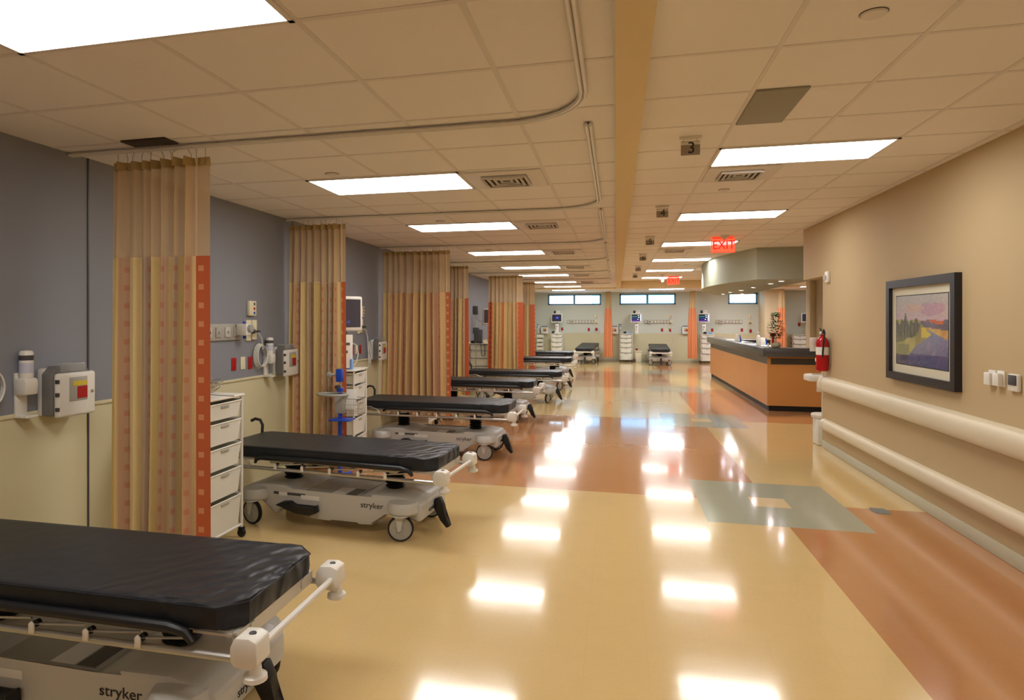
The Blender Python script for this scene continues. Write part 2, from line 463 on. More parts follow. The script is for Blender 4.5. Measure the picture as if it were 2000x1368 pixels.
# drop soffit over the nurses' counter: curved sage front
def arc3(p, q, r, n):
    ax, ay = p; bx, by = q; cx, cy = r
    d = 2*(ax*(by-cy)+bx*(cy-ay)+cx*(ay-by))
    ux = ((ax*ax+ay*ay)*(by-cy)+(bx*bx+by*by)*(cy-ay)+(cx*cx+cy*cy)*(ay-by))/d
    uy = ((ax*ax+ay*ay)*(cx-bx)+(bx*bx+by*by)*(ax-cx)+(cx*cx+cy*cy)*(bx-ax))/d
    R = math.hypot(ax-ux, ay-uy); a0 = math.atan2(ay-uy, ax-ux); a1 = math.atan2(cy-uy, cx-ux)
    if a1-a0 > PI: a1 -= 2*PI
    if a0-a1 > PI: a1 += 2*PI
    return [(ux+R*math.cos(a0+(a1-a0)*k/n), uy+R*math.sin(a0+(a1-a0)*k/n)) for k in range(n+1)]
pl = arc3((2.48, 12.84), (1.96, 15.9), (2.35, 18.6), 24)+[(2.9, 20.6), (3.75, 20.6)]
pl += [(3.7, 18.9), (3.6, 17.3), (3.54, 15.1), (3.47, 13.7), (3.47, 12.84)]
pl = pl[:-5]+[(3.75, 20.6), (3.7, 18.9), (3.6, 17.3), (3.54, 15.1), (3.50, 12.84)]
seen = []
for p in pl:
    if not seen or math.hypot(p[0]-seen[-1][0], p[1]-seen[-1][1]) > .01: seen.append(p)
struct(MB().prism(seen, 2.42, HR+.02, 'z').build('trim_13', 'sage'))
struct(MB().box((3.28, 11.2, 2.70), (4.6, 12.84, HR+.02)).build('trim_14', 'beam_paint'))
struct(MB().box((3.5, 12.84, 2.78), (XE, 22.95, HR+.02)).build('ceiling', 'tile'))
# neighbour's gable outside
nb = thing('neighbour_house', 'pale blue lap-sided house gable seen through the middle high window', 'house', (2.2, 33, -1))
b = MB()
for k in range(30): b.box((-3.4, -.02-.01*(k % 2), k*.16), (3.2, 4, (k+1)*.16-.012))
b.build('siding', 'siding', nb, smooth=False)
MB().prism([(-3.8, 4.8), (3.6, 4.8), (-.1, 6.6)], -.3, 4.2, 'y').build('roof', 'snow_roof', nb, smooth=False)

# ================================================================== CEILING THINGS
mat('diffuser_bright', (255, 255, 255), .5, emit=LAMP*2, ecol=(246, 250, 255))
def light(x, y, z, n, label, grp, wx=1.22, wy=.61):
    t = thing('ceiling_light', label, 'ceiling light', (x, y, z), 0, grp)
    b = MB(); W, D, e = wx/2, wy/2, .022
    for lo, hi in (((-W, -D, -.012), (W, -D+e, .0)), ((-W, D-e, -.012), (W, D, 0)), ((-W, -D, -.012), (-W+e, D, 0)), ((W-e, -D, -.012), (W, D, 0))): b.box(lo, hi)
    b.build('frame', 'grid_metal', t, smooth=False)
    MB().box((-W+e, -D+e, -.008), (W-e, D-e, -.001)).build('diffuser', 'diffuser_bright' if y > 23 else 'diffuser', t, smooth=False)
    return t
def vent(x, y, z, label):
    t = thing('ceiling_vent', label, 'ceiling vent', (x, y, z), 0, 'air diffusers in the ceilings')
    MB().box((-.29, -.29, -.012), (.29, .29, 0), .004).build('face_plate', 'grid_metal', t)
    MB().box((-.17, -.17, -.0135), (.17, .17, -.0115)).build('opening', 'vent_dark', t)
    b = MB()
    for k in range(4):
        r = .165-.042*k; w_ = .010; za, zb_ = -.034+.004*k, -.012
        for s_ in (-1, 1):
            b.box((-r-w_, s_*r-w_, za), (r+w_, s_*r+w_, za+.006)).box((s_*r-w_, -r+w_, za), (s_*r+w_, r-w_, za+.006))
            b.box((-r, s_*r-.002, za), (r, s_*r+.002, zb_)).box((s_*r-.002, -r, za), (s_*r+.002, r, zb_))
    b.build('louvre', 'grid_metal', t, smooth=False)
nth = ['nearest, cut by the top left corner', 'second from the camera', 'third from the camera', 'fourth from the camera', 'fifth from the camera', 'sixth from the camera', 'seventh from the camera', 'eighth from the camera', 'farthest, above the back windows']
LY = [2.145-.31, 4.617+.31, 7.09+.31, 10.18+.31, 13.27+.31, 15.74+.31, 18.83+.31, 21.5+.31, 24.2+.31]
for i, y in enumerate(LY):
    light(-1.733, y, HL, i, 'bright rectangular light panel over the beds, '+nth[i], 'light panels over the bed row')
    if 0 < i < 7: vent(-.82, y+.03, HL, 'square louvred air vent over the beds beside the light panel '+nth[i])
RY = [2.13+.31, 5.27+.31, 8.41+.31, 11.55+.31, 14.7+.31, 17.9+.31, 21.0+.31]
rn = ['just above the frame', 'nearest in view, behind number sign three', 'second in view, by number sign four', 'partly behind the nearer exit sign', 'fourth in view, left of the sage soffit', 'fifth in view', 'farthest, behind the far exit sign']
for i, y in enumerate(RY):
    light(1.365, y, HR, i, 'bright rectangular light panel over the walkway, '+rn[i], 'light panels over the walkway')
light(1.73, 24.5, HL, 0, 'small-looking light panel over the back bays right of the far exit sign', 'light panels over the back bays')
light(6.52, 23.6, HL, 0, 'light panel beyond the counter at the right edge of the opening', 'light panels over the back bays', 1.22)
light(4.3, 24.5, HL, 0, 'light panel over the third back bay hidden above the soffit edge', 'light panels over the back bays')
for y in (-3.0,):  # unseen pair behind the camera, added for more light in the room
    light(-1.733, y, HL, 0, 'unseen light panel over the beds behind the camera, added for light', 'light panels added behind the camera')
    light(1.365, y, HR, 0, 'unseen light panel over the walkway behind the camera, added for light', 'light panels added behind the camera')
light(4.4, 11.6, HR, 0, 'unseen light panel behind the tan wall, added to brighten the counter front', 'light panels beyond the counter')  # added panel, out of view, brightens the wood front of the counter
light(4.4, 8.9, HR, 0, 'second unseen light panel behind the tan wall, added for the counter front', 'light panels beyond the counter')  # another added panel, throws more light onto the counter front
light(5.6, 16.0, 2.78, 0, 'light panel over the work area behind the counter', 'light panels beyond the counter')
vent(1.06, 6.25, HR, 'louvred air vent behind the walkway light nearest number sign three')
vent(1.06, 12.9, HR, 'small dark-edged air vent beyond the nearer exit sign')
tag(MB().box((.768, 3.99, HR-.014), (1.05, 4.65, HR-.001), .003).build('ceiling_grille', 'vent_grey'), 'flat grey return-air panel in the walkway ceiling', 'grille')
tag(MB().box((-2.91, 3.33, HL-.012), (-2.6, 3.46, HL-.001), .003).build('ceiling_grille', 'vent_dark'), 'small dark grille in the ceiling above the nearest curtain', 'grille')
for p, r, lab in (((1.06, 3.11, HR), .052, 'round white sprinkler cap near the top right of the ceiling'), ((-2.055, 4.48, HL), .05, 'round sprinkler cap beside the second bed light'),
                  ((1.046, 7.0, HR), .05, 'round sprinkler cap beyond the walkway air vent'), ((-1.887, 6.93, HL), .05, 'round sprinkler cap beside the third bed light'),
                  ((-1.93, 9.95, HL), .05, 'round sprinkler cap beside the fourth bed light')):
    t = thing('sprinkler_cap', lab, 'sprinkler', p, 0, 'sprinkler caps')
    MB().lathe([(.001, -.012), (r*.9, -.011), (r, -.006), (r, 0)], seg=24).build('cover', 'grid_metal', t)
    MB().lathe([(r*1.0, -.003), (r*1.06, -.003), (r*1.06, 0), (r*1.0, 0)], seg=24, cap=False).build('dark_ring', 'bronze', t)  # thin dark bronze ring around the cap
for p, lab in (((1.631, 10.85, HR), 'white round smoke detector above the nearer exit sign'), ((1.3, 19.9, HR), 'small smoke detector near the far exit sign')):
    t = thing('smoke_detector', lab, 'smoke detector', p)
    MB().lathe([(.001, -.055), (.035, -.054), (.04, -.03), (.07, -.022), (.075, 0)], seg=24).build('housing', 'white_plastic', t)
    MB().lathe([(.001, -.062), (.018, -.06), (.02, -.054)], seg=16).build('sensor', 'dark_grey', t)

# curtain tracks
TY = [3.50, 6.35, 9.2, 11.97, 14.9, 17.65, 20.0]
ordn = ['nearest', 'second', 'third', 'fourth', 'fifth', 'sixth', 'seventh']
for i, y in enumerate(TY):
    y0 = TY[i-1]+.12 if i else -1.0
    pts = [(XL+.01, y, HL-.02)]+[(-1.0+k*.2, y, HL-.02) for k in range(3)]
    R = .42
    pts += [(-.15-R+R*math.sin(a), y-R+R*math.cos(a), HL-.02) for a in [PI/2*k/8 for k in range(9)]]
    pts += [(-.15, y0, HL-.02)]
    t = thing('curtain_track', 'L-shaped ceiling curtain rail of the bay, %s from the camera' % ordn[i], 'curtain track', (0, 0, 0), 0, 'ceiling curtain rails')
    # two lips with a slot between them
    b = MB(); off = .011
    for sgn in (-1, 1):
        q = []
        for k, p in enumerate(pts):
            a = Vector(pts[max(k-1, 0)]); c = Vector(pts[min(k+1, len(pts)-1)]); d = (c-a).normalized()
            q.append(Vector(p)+Vector((-d.y, d.x, 0))*off*sgn)
        b.tube(q, .010, 6)
    b.build('rail', 'track', t)
    b = MB()
    b.tube([Vector(p)+Vector((0, 0, .008)) for p in pts], .0065, 6)
    b.build('slot', 'dark_grey', t)

# hanging bay numbers
for i, y in enumerate((4.897, 7.825, 10.684, 13.501, 16.454, 19.193)):
    t = thing('number_sign', 'hanging grey sign with the number %d' % (i+3), 'number sign', (.51, y, HR), 0, 'bay number signs')
    z0 = -.135
    MB().box((-.075, -.014, -.022), (.075, .014, 0), .003).build('bracket', 'grid_metal', t)
    MB().box((-.065, -.004, z0), (.065, .004, -.035), .003).build('plate', 'sign_grey', t)
    b = MB()
    for x in (-.045, .045): b.box((x-.003, -.002, -.04), (x+.003, .002, -.02))
    b.box((-.065, -.0065, -.062), (.065, -.004, -.04)).build('top_band', 'white_plastic', t)
    text_part(str(i+3), .115, 'ink', t, (0.005, -.0065, z0+.048), (PI/2, 0, 0), 'numeral')

def exit_sign(p, lab):
    t = thing('exit_sign', lab, 'exit sign', p, 0, 'exit signs')
    MB().box((-.16, -.03, -.03), (.16, .03, 0), .006).build('canopy', 'exit_red', t)
    MB().box((-.175, -.006, -.245), (.175, .006, -.03), .003).build('panel', 'exit_pane', t)
    b = MB()
    for lo, hi in (((-.175, -.009, -.25), (.175, .009, -.243)), ((-.178, -.009, -.25), (-.172, .009, -.03)), ((.172, -.009, -.25), (.178, .009, -.03))): b.box(lo, hi)
    b.build('edge_frame', 'exit_red', t)
    text_part('EXIT', .20, 'exit_letter', t, (0.01, -.010, -.135), (PI/2, 0, 0), 'lettering', .003, .82)
exit_sign((1.635, 11.03, HR), 'red EXIT sign hanging from the walkway ceiling, the nearer one')
exit_sign((1.677, 20.86, HR), 'red EXIT sign hanging far down the walkway, the farther one')
el = at_y(1294, 546, 21.3)
t = thing('emergency_light', 'small white emergency lamp hanging left of the far exit sign', 'emergency light', (el.x, 21.3, HR))
MB().box((-.1, -.06, -.06), (.1, .06, 0), .01).build('housing', 'white_plastic', t)
MB().lathe([(.02, -.16), (.045, -.13), (.05, -.09), (.03, -.06)], seg=16).build('lamp_head', 'white_plastic', t)

# downlights in the soffit
dl = [(3.004, 13.35), (3.02, 14.3), (3.0, 15.9), (3.0, 17.4), (2.95, 18.6), (2.96, 19.9), (3.45, 19.9)]
dn = ['nearest', 'second', 'third', 'fourth', 'fifth', 'sixth', 'rightmost at the far end']
for i, (x, y) in enumerate(dl):
    t = thing('downlight', 'small bright downlight under the sage soffit, '+dn[i], 'downlight', (x, y, 2.42), 0, 'downlights under the soffit')
    MB().lathe([(.045, -.012), (.062, -.010), (.068, 0), (.045, 0)], seg=20, cap=False).build('trim_ring', 'white_plastic', t)
    MB().lathe([(.001, -.006), (.043, -.006), (.043, 0)], seg=20).build('lens', 'spot_lens', t)
    ld = bpy.data.lights.new('downlight_beam', 'SPOT'); ld.energy = 95; ld.spot_size = math.radians(95); ld.spot_blend = .6; ld.color = (1, .93, .85); ld.shadow_soft_size = .04
    lo = bpy.data.objects.new('downlight_beam', ld); C.objects.link(lo); lo.parent = t; lo.location = (0, 0, -.02)
# wall washer that lights the curved soffit face
t = thing('downlight', 'recessed ceiling spot washing the curved soffit face', 'downlight', (1.62, 16.4, HR), 0, 'downlights under the soffit')
MB().lathe([(.045, -.012), (.062, -.010), (.068, 0), (.045, 0)], seg=20, cap=False).build('trim_ring', 'white_plastic', t)
ld = bpy.data.lights.new('washer_beam', 'SPOT'); ld.energy = 70; ld.spot_size = math.radians(80); ld.spot_blend = .7; ld.color = (1, .95, .88); ld.shadow_soft_size = .05
lo = bpy.data.objects.new('washer_beam', ld); C.objects.link(lo); lo.parent = t; lo.location = (0, 0, -.02); lo.rotation_euler = (0, math.radians(-25), 0)

# ================================================================== CURTAINS
def curtain(lab, x0, x1, yt, m, folds, amp, seed, edge=.10, spread=.05, bottom=.26, split=2.09, top=2.70, edge_left=False, rz=0, loc=None, rest=None):
    """privacy curtain hung across the bay: net above, patterned cloth below. rest = x where the bunched part ends"""
    rnd = random.Random(seed)
    t = thing('privacy_curtain', lab, 'curtain', ((x0+x1)/2, yt, top) if loc is None else loc, rz, 'bay privacy curtains')
    cx = (x0+x1)/2
    W = x1-x0
    ph = [rnd.uniform(0, 6.28) for _ in range(4)]
    def env(s):
        e1 = min(1, s/.05)*min(1, max(0, (1-edge/W-s))/.06+.0)
        return max(0.0, e1)
    def yoff(s, k):
        a = amp*(.75+.35*math.sin(5*s+ph[1]))*env(s)
        return a*(math.sin(2*PI*folds*s+.9*math.sin(2*PI*s*2+ph[0]))+.25*math.sin(2*PI*folds*2.1*s+ph[2]))*k
    def xw(s, z):
        h = (top-z)/(top-bottom)
        return -W/2+W*s+spread*h*(s-.5)*2*.5+.012*math.sin(7*s+3*h+ph[3])*h*env(s)
    # cumulative cloth length
    N = int(folds*22)
    L = [0]
    for i in range(N):
        a, b_ = i/N, (i+1)/N
        L.append(L[-1]+math.hypot(W/N, yoff(b_, 1)-yoff(a, 1)))
    def ulen(s):
        i = min(N-1, int(s*N)); return L[i]+(L[i+1]-L[i])*(s*N-i)
    se = 1-edge/W
    def cf(z0, z1):
        def fn(s, q):
            z = z0+(z1-z0)*q; h = (top-z)/(top-bottom)
            return (xw(s, z), yoff(s, .55+.6*h)-.02*h*(1 if s > se else 0), z-top)
        return fn
    def uvf(z0, z1):
        def fn(s, q):
            u = ulen(s)
            if s > se-.001: u += 100
            if edge_left and s < .13: u += 100
            return (u, z0+(z1-z0)*q)
        return fn
    MB().grid(cf(bottom, split), N, 14, uvf(bottom, split)).build('fabric_panel', m, t, normals=False)
    MB().grid(cf(split, top-.05), N, 6).build('mesh_panel', 'mesh_net', t, normals=False)
    # pale selvedge of the net
    def sel(s, q):
        ss = se-.004+.02/W*s
        p = cf(split, top)(ss, q); return (p[0], p[1]-.006, p[2])
    MB().grid(sel, 1, 6).build('mesh_selvedge', 'mesh_edge', t, normals=False)
    def hd(s, q):
        z = top-.055+.055*q
        return (xw(s, z), yoff(s, .8)+.012*math.sin(2*PI*folds*2*s+ph[0])*(1-q), z-top)
    MB().grid(hd, N, 2).build('header_band', 'header_cloth', t, normals=False)
    b = MB(); n = max(6, int(W/.06))
    for k in range(n):
        s = (k+.5)/n; p = hd(s, 1)
        b.tube([(p[0], p[1], -.01), (p[0], p[1], .03), (p[0], 0, .062)], .0022, 5)
    b.build('hooks', 'hook_metal', t)
    return t
curtain('gold striped privacy curtain with rust edge, nearest to the camera', at_y(222, 505, 3.53).x, at_y(410, 505, 3.53).x, 3.53, 'cloth_gold', 8.5, .070, 3, edge=.10, spread=.04)
curtain('gold privacy curtain behind the blue vitals stand, second from the camera', -3.40, -2.76, 6.35, 'cloth_gold', 8, .065, 11, edge=.05)
t3 = curtain('wide rose and gold privacy curtain half drawn out, third from the camera', -3.39, -2.36, 9.2, 'cloth_rose', 10, .065, 5, edge=.06)
curtain('narrow dark gold privacy curtain seen just right of the wide rose one', -3.10, -2.72, 12.0, 'cloth_gold', 5, .05, 8, edge=.07)
curtain('gold and orange privacy curtain, fifth from the camera', -2.90, -2.10, 14.95, 'cloth_sand', 8, .06, 9, edge=.12, edge_left=True)
curtain('short bright orange edged privacy curtain, farthest on the left side', -2.50, -2.16, 17.7, 'cloth_sand', 4, .05, 12, edge=.12)

def bunch(lab, u0, u1, y, n, seed, m='rust_cloth', ztop=2.76, zb=.2):
    a, c = at_y(u0, 640, y), at_y(u1, 640, y)
    cx, W = (a.x+c.x)/2, c.x-a.x
    t = thing('privacy_curtain', lab, 'curtain', (cx, y, ztop), 0, 'bay privacy curtains')
    rnd = random.Random(seed); p0 = rnd.uniform(0, 6)
    def fn(z0, z1):
        def f(s, q):
            z = z0+(z1-z0)*q; h = (ztop-z)/(ztop-zb)
            ww = W*(.62+.45*min(1, h*1.6))
            a_ = 2*PI*s
            r = 1+.18*math.sin(n*a_+p0)
            return (ww/2*math.cos(a_)*r, .09*math.sin(a_)*r, z-ztop)
        return f
    MB().grid(fn(zb, 2.1), 48, 8).build('fabric_panel', m, t, normals=False)
    MB().grid(fn(2.1, ztop-.03), 48, 4).build('mesh_panel', 'mesh_net', t, normals=False)
    b = MB(); b.box((-W*.33, -.09, -.035), (W*.33, .09, 0), .01); b.build('header_band', 'header_cloth', t)
bunch('bunched orange curtain hanging between the first and second back bays', 1181, 1195, 26.2, 9, 1)
bunch('bunched orange curtain hanging between the second and third back bays', 1345, 1360, 26.2, 9, 2)
bunch('striped orange curtain bunched beside the pale pier behind the counter plant', 1519, 1534, 25.4, 7, 3, 'rust_cloth')

# ================================================================== STRETCHERS
def wheel_parts(parent, x, y, r, yaw):
    m = Matrix.Translation((x, y, 0)) @ Matrix.Rotation(yaw, 4, 'Z')
    fk = MB()
    fk.lathe([(.05, .19), (.07, .195), (.07, .205), (.05, .21)], seg=16, m=m)
    for s_ in (-1, 1):
        fk.prism([(-.035, .20), (.035, .20), (.012, r-.02), (-.012, r-.02)], s_*.024-.004, s_*.024+.004, 'y', m=m @ Matrix.Translation((-.01, 0, 0)))
    fk.box((-.045, -.03, .185), (.035, .03, .203), .004, m=m)
    f = fk.build('caster', 'hood_grey', parent)
    MB().lathe([(r*.86, .0), (r*.86, -.016), (r*.97, -.016), (r, -.008), (r, .008), (r*.97, .016), (r*.86, .016), (r*.86, .0)], (0, 0, r), 28, 'y', m=m, cap=False).build('tire', 'rubber', f)
    h = MB(); h.lathe([(.001, -.013), (.02, -.02), (.022, -.012), (r*.87, -.012), (r*.88, 0), (r*.87, .012), (.022, .012), (.02, .02), (.001, .02)], (0, 0, r), 28, 'y', m=m)
    for k in range(6):
        a = PI*k/3
        h.box((0.02, -.0145, -.004), (r*.8, .0145, .004), 0, m=m @ Matrix.Translation((0, 0, r)) @ Matrix.Rotation(a, 4, 'Y'))
    h.build('wheel', 'grey_plastic', f)
    return f

def stretcher(lab, loc, rz, fz, swivel=(.3, -.2, .1, .25), tilt=0):
    t = thing('stretcher', lab, 'stretcher', loc, rz, 'wheeled stretchers')
    # base hood
    prof = [(-.82, .215), (-.82, .265), (-.76, .30), (-.60, .33), (-.40, .33), (-.32, .30), (-.25, .285), (.28, .28), (.40, .32), (.62, .325), (.76, .30), (.82, .265), (.82, .15), (.78, .14),
            (.56, .20), (.50, .19), (.40, .075), (.27, .07), (.255, .105), (.05, .105), (.035, .07), (-.16, .075), (-.22, .185), (-.40, .195), (-.44, .10), (-.50, .085), (-.54, .12), (-.60, .20)]
    b = MB().prism(prof, -.27, .27, 'y', bevel=.018)
    for sx in (-1, 1):
        for sy in (-1, 1):
            b.lathe([(.05, .203), (.112, .203), (.125, .217), (.125, .262), (.108, .292), (.05, .302)], (sx*.67, sy*.265, 0), 24)
    hood = b.build('base_hood', 'hood_grey', t)
    # recessed tray on the deck and printed stickers
    MB().box((-.24, -.235, .276), (.27, .235, .2875), .004).build('tray', 'grey_plastic', hood)
    MB().box((.02, -.225, .288), (.14, -.04, .289)).build('sticker', 'paper', hood)
    MB().box((.15, -.225, .288), (.24, -.04, .289)).build('sticker', 'dark_grey', hood)
    MB().box((-.50, -.2715, .25), (-.20, -.2705, .272)).build('side_stripe', 'dark_grey', hood)
    for x0, x1, z0_, z1_ in ((-.45, -.37, .242, .272), (-.24, -.07, .225, .262)): MB().box((x0, -.2725, z0_), (x1, -.2712, z1_)).build('label', 'paper', hood)
    text_part('stryker', .062, 'ink', hood, (.40, -.2722, .232), (PI/2, 0, 0), sx=1.1)
    text_part('stryker', .05, 'ink', hood, (.8215, -.05, .20), (PI/2, 0, PI/2))
    text_part('stryker', .062, 'ink', hood, (-.40, .2722, .232), (PI/2, 0, PI))
    # bellows columns
    for sx in (-.48, .48):
        pr = []; z = .32; n = max(3, int((fz-.32)/.028)); dz = (fz-.005-z)/n
        for k in range(n): pr += [(.062, z+dz*k), (.082, z+dz*(k+.5))]
        pr.append((.062, fz-.005))
        MB().lathe(pr, (sx, 0, 0), 20).build('bellows', 'rubber', t)
    for k, (sx, sy) in enumerate(((1, -1), (1, 1), (-1, -1), (-1, 1))): wheel_parts(t, sx*.67, sy*.325, .1, swivel[k])
    # pedals
    for sy in (.02,):
        p = MB().prism([(.80, .20), (.83, .26), (.87, .27), (.90, .21), (.91, .13), (.955, .045), (.925, .03), (.87, .09), (.85, .15)], sy-.03, sy+.03, 'y', bevel=.008)
        p.build('brake_pedal', 'black', t)
    MB().prism([(-.44, .18), (-.38, .21), (-.31, .215), (-.27, .18), (-.10, .18), (-.07, .205), (-.06, .145), (-.12, .12), (-.26, .13), (-.32, .16)], -.35, -.28, 'y', bevel=.008).build('pump_pedal', 'black', t)
    # litter frame
    f = MB()
    f.box((-.97, -.22, fz-.01), (.94, -.195, fz+.028)).box((-.97, .195, fz-.01), (.94, .22, fz+.028))
    f.box((.915, -.31, fz-.025), (.935, .31, fz+.03)).box((-.97, -.31, fz-.025), (-.95, .31, fz+.03))
    f.box((.75, -.31, fz+.012), (.93, .31, fz+.022)).box((-.58, -.21, fz-.03), (-.38, .21, fz+.008)).box((.38, -.21, fz-.03), (.58, .21, fz+.008)).box((-.94, -.30, fz+.018), (.91, .30, fz+.028))
    f.build('litter_frame', 'alu', t)
    # side tubes
    for sy in (-1, 1):
        MB().tube([(-.98, sy*.355, fz-.038), (.99, sy*.355, fz-.038)], .0145, 10).build('side_tube', 'silver', t)
    MB().tube([(1.03, -.31, fz-.005), (1.03, .31, fz-.005)], .0135, 10).build('foot_bar', 'white_metal', t)
    MB().tube([(-1.03, -.31, fz-.005), (-1.03, .31, fz-.005)], .0135, 10).build('head_bar', 'white_metal', t)
    # corner bumpers
    for sx in (-1, 1):
        for sy in (-1, 1):
            b = MB().prism([(.955, -.03), (.955, .02), (.975, .055), (1.03, .058), (1.06, .045), (1.065, -.035), (1.04, -.055), (.97, -.05)], -.048, .048, 'y', bevel=.008,
                           m=Matrix.Translation((0, sy*.345, fz)) @ (Matrix.Diagonal((sx, 1, 1, 1))))
            b.lathe([(.022, -.05), (.024, -.075), (.042, -.085), (.044, -.10), (.03, -.108), (.001, -.11)], (sx*1.035, sy*.355, fz), 18)
            bp = b.build('corner_bumper', 'white_plastic', t)
            MB().lathe([(.001, .058), (.013, .0595), (.014, .056)], (sx*1.02, sy*.345, fz), 16).build('socket_cap', 'dark_grey', bp)
    # folded side rails
    for sy in (-1, 1):
        y = sy*.357
        r = MB().tube([(-.62, y, fz+.0), (-.61, y, fz+.03), (-.56, y, fz+.05), (0, y, fz+.05), (.68, y, fz+.048), (.75, y, fz+.035), (.78, y, fz+.0)], [.012, .017, .021, .021, .021, .018, .012], 10)
        rr = r.build('side_rail', 'black', t)
        for k, x in enumerate((-.42, -.17, .08, .33, .56)):
            g_ = MB().prism([(x-.013, fz-.038), (x+.013, fz-.038), (x+.013, fz+.000), (x, fz+.012), (x-.013, fz+.000)], y+sy*.010, y+sy*.018, 'y', bevel=.003)
            g_.build('bracket', 'white_plastic', rr)
            MB().tube([(x, y+sy*.004, fz-.004), (x+.24 if k < 4 else x+.2, y+sy*.004, fz+.018)], .005, 6).build('link_arm', 'silver', rr)
            MB().lathe([(.001, -.008), (.014, -.008), (.014, .008), (.001, .008)], (x+.015, y, fz+.0), 12, 'y').build('pivot', 'black', rr)
    # head-end loop of the near rail and latch
    MB().tube([(-.96, -.357, fz-.03), (-.92, -.357, fz+.045), (-.80, -.357, fz+.055), (-.70, -.357, fz+.02), (-.67, -.357, fz-.03)], .009, 8).build('rail_latch', 'silver', t)
    # push handles
    for sy in (-1, 1):
        MB().tube([(-.99, sy*.30, fz+.0), (-1.02, sy*.30, fz+.10), (-1.015, sy*.30, fz+.19), (-1.04, sy*.30, fz+.235), (-1.09, sy*.295, fz+.245), (-1.13, sy*.285, fz+.225)], .0145, 10).build('push_handle', 'black', t)
    # mattress with cut corners, slightly domed, creased at the foot
    W, z0, z1, c = .335, fz+.029, fz+.132, .085
    def outl(g_):
        w_, a, b_ = W-g_, -.98+g_, .95-g_
        k = c-.41*g_
        return [(a+.04, -w_), (b_-k, -w_), (b_, -w_+k), (b_, w_-k), (b_-k, w_), (a+.04, w_), (a, w_-.04), (a, -w_+.04)]
    bm = MB()
    levels = [(.03, z0), (.002, z0+.012), (-.002, z0+.05), (0, z1-.008), (.003, z1-.002), (.010, z1), (.03, z1)]
    rings = []
    for g_, z in levels:
        o = outl(g_); pts = []
        for i in range(8):
            a, b_ = Vector(o[i]), Vector(o[(i+1) % 8]); n = {0: 40, 2: 10, 4: 40, 6: 8}.get(i, 3)
            for k in range(n): pts.append(a.lerp(b_, k/n))
        ring = []
        for p in pts:
            dz = 0; sc = 1
            if g_ < .02 and z < z1-.002:
                sc = 1+.010*math.sin(p.x*23+p.y*9)*max(0, (p.x+.1))**1.0+.003*math.sin(p.x*51)
            if z > z1-.006: dz = .006*math.sin(p.x*26+p.y*17)*max(0, p.x-.35)/.6
            ring.append(bm.bm.verts.new((p.x, p.y*sc, z+dz)))
        rings.append(ring)
    for a, b_ in zip(rings, rings[1:]):
        n = len(a)
        for k in range(n): bm.bm.faces.new((a[k], a[(k+1) % n], b_[(k+1) % n], b_[k]))
    bm.bm.faces.new(rings[0]); bm.bm.faces.new(rings[-1])
    mt = bm.build('mattress', 'vinyl', t)
    o = outl(-.003)
    MB().tube([(p[0], p[1], z1-.006) for p in o], .0032, 6, closed=True).build('piping', 'vinyl', mt)
    if tilt:
        mt.location = (.95, 0, z0); mt.rotation_euler.y = tilt
        mt.data.transform(Matrix.Translation((-.95, 0, -z0)))
        for ch in mt.children: ch.data.transform(Matrix.Translation((-.95, 0, -z0)))
    return t
R = math.radians
s1 = stretcher('black mattress stretcher nearest the camera, cut by the lower left corner', (-2.29, 2.43, 0), R(0.5), .515)
s2 = stretcher('black mattress stretcher beside the white drawer cart, second from the camera', (-2.24, 5.11, 0), R(-5), .515, (.35, .2, -.2, .1))
s3 = stretcher('black mattress stretcher in front of the wide rose curtain, third from the camera', (-2.20, 8.03, 0), R(-2), .54, (.2, .1, 0, .2))
s4 = stretcher('black mattress stretcher in front of the narrow gold curtain, fourth from the camera', (-2.27, 10.95, 0), R(-1), .54, (1.2, .6, .1, .2))
s5 = stretcher('black mattress stretcher just beyond the narrow gold curtain, fifth from the camera', (-2.03, 13.5, 0), R(1.5), .50, (1.2, 1.0, .5, .2))
s6 = stretcher('raised black mattress stretcher, sixth from the camera', (-2.0, 16.05, 0), R(0), .63, (1.0, .5, 0, 0))
s7 = stretcher('raised black mattress stretcher farthest along the left side', (-2.15, 18.9, 0), R(0), .63, (1.0, .5, 0, 0))
p8 = at_z(1143, 711, 0)
s8 = stretcher('stretcher parked foot outward in the first back bay', (p8.x+.05, 25.72, 0), R(-95), .46, (1.1, .9, .1, .25), R(4.5))
s9 = stretcher('stretcher parked foot outward in the second back bay beside the beige bin', (1.55, 25.68, 0), R(-90), .46, (.9, -.9, .1, .25), R(4))

# ================================================================== WALL-MOUNTED THINGS (front faces local -y, wall at y = 0)
LW, BW, RW = PI/2, 0, -PI/2
def lw(y, z, x=XL): return (x, y, z)
def sanitizer(lab, loc, rz):
    t = thing('sanitizer_dispenser', lab, 'dispenser', loc, rz, 'wall sanitizer dispensers')
    MB().box((-.035, -.02, -.13), (.045, 0, .13), .006).box((-.035, -.10, -.135), (.05, 0, -.12), .005).build('bracket', 'white_plastic', t)
    MB().prism([(-.005, -.0), (-.095, -.0), (-.10, .07), (-.09, .10), (-.0, .10)], -.04, .05, 'x', bevel=.012, m=Matrix.Translation((0, 0, .0))).build('pump_housing', 'white_plastic', t)
    c = MB().lathe([(.001, .10), (.036, .10), (.038, .11), (.038, .25), (.03, .262), (.001, .265)], (.008, -.05, 0), 20).build('bottle', 'white_plastic', t)
    MB().lathe([(.0385, .205), (.0388, .205), (.0388, .235), (.0385, .235)], (.008, -.05, 0), 20).build('label', 'dark_grey', c)
    MB().lathe([(.0385, .13), (.0388, .13), (.0388, .19), (.0385, .19)], (.008, -.05, 0), 20).build('label', 'label_pale', c)
    return t
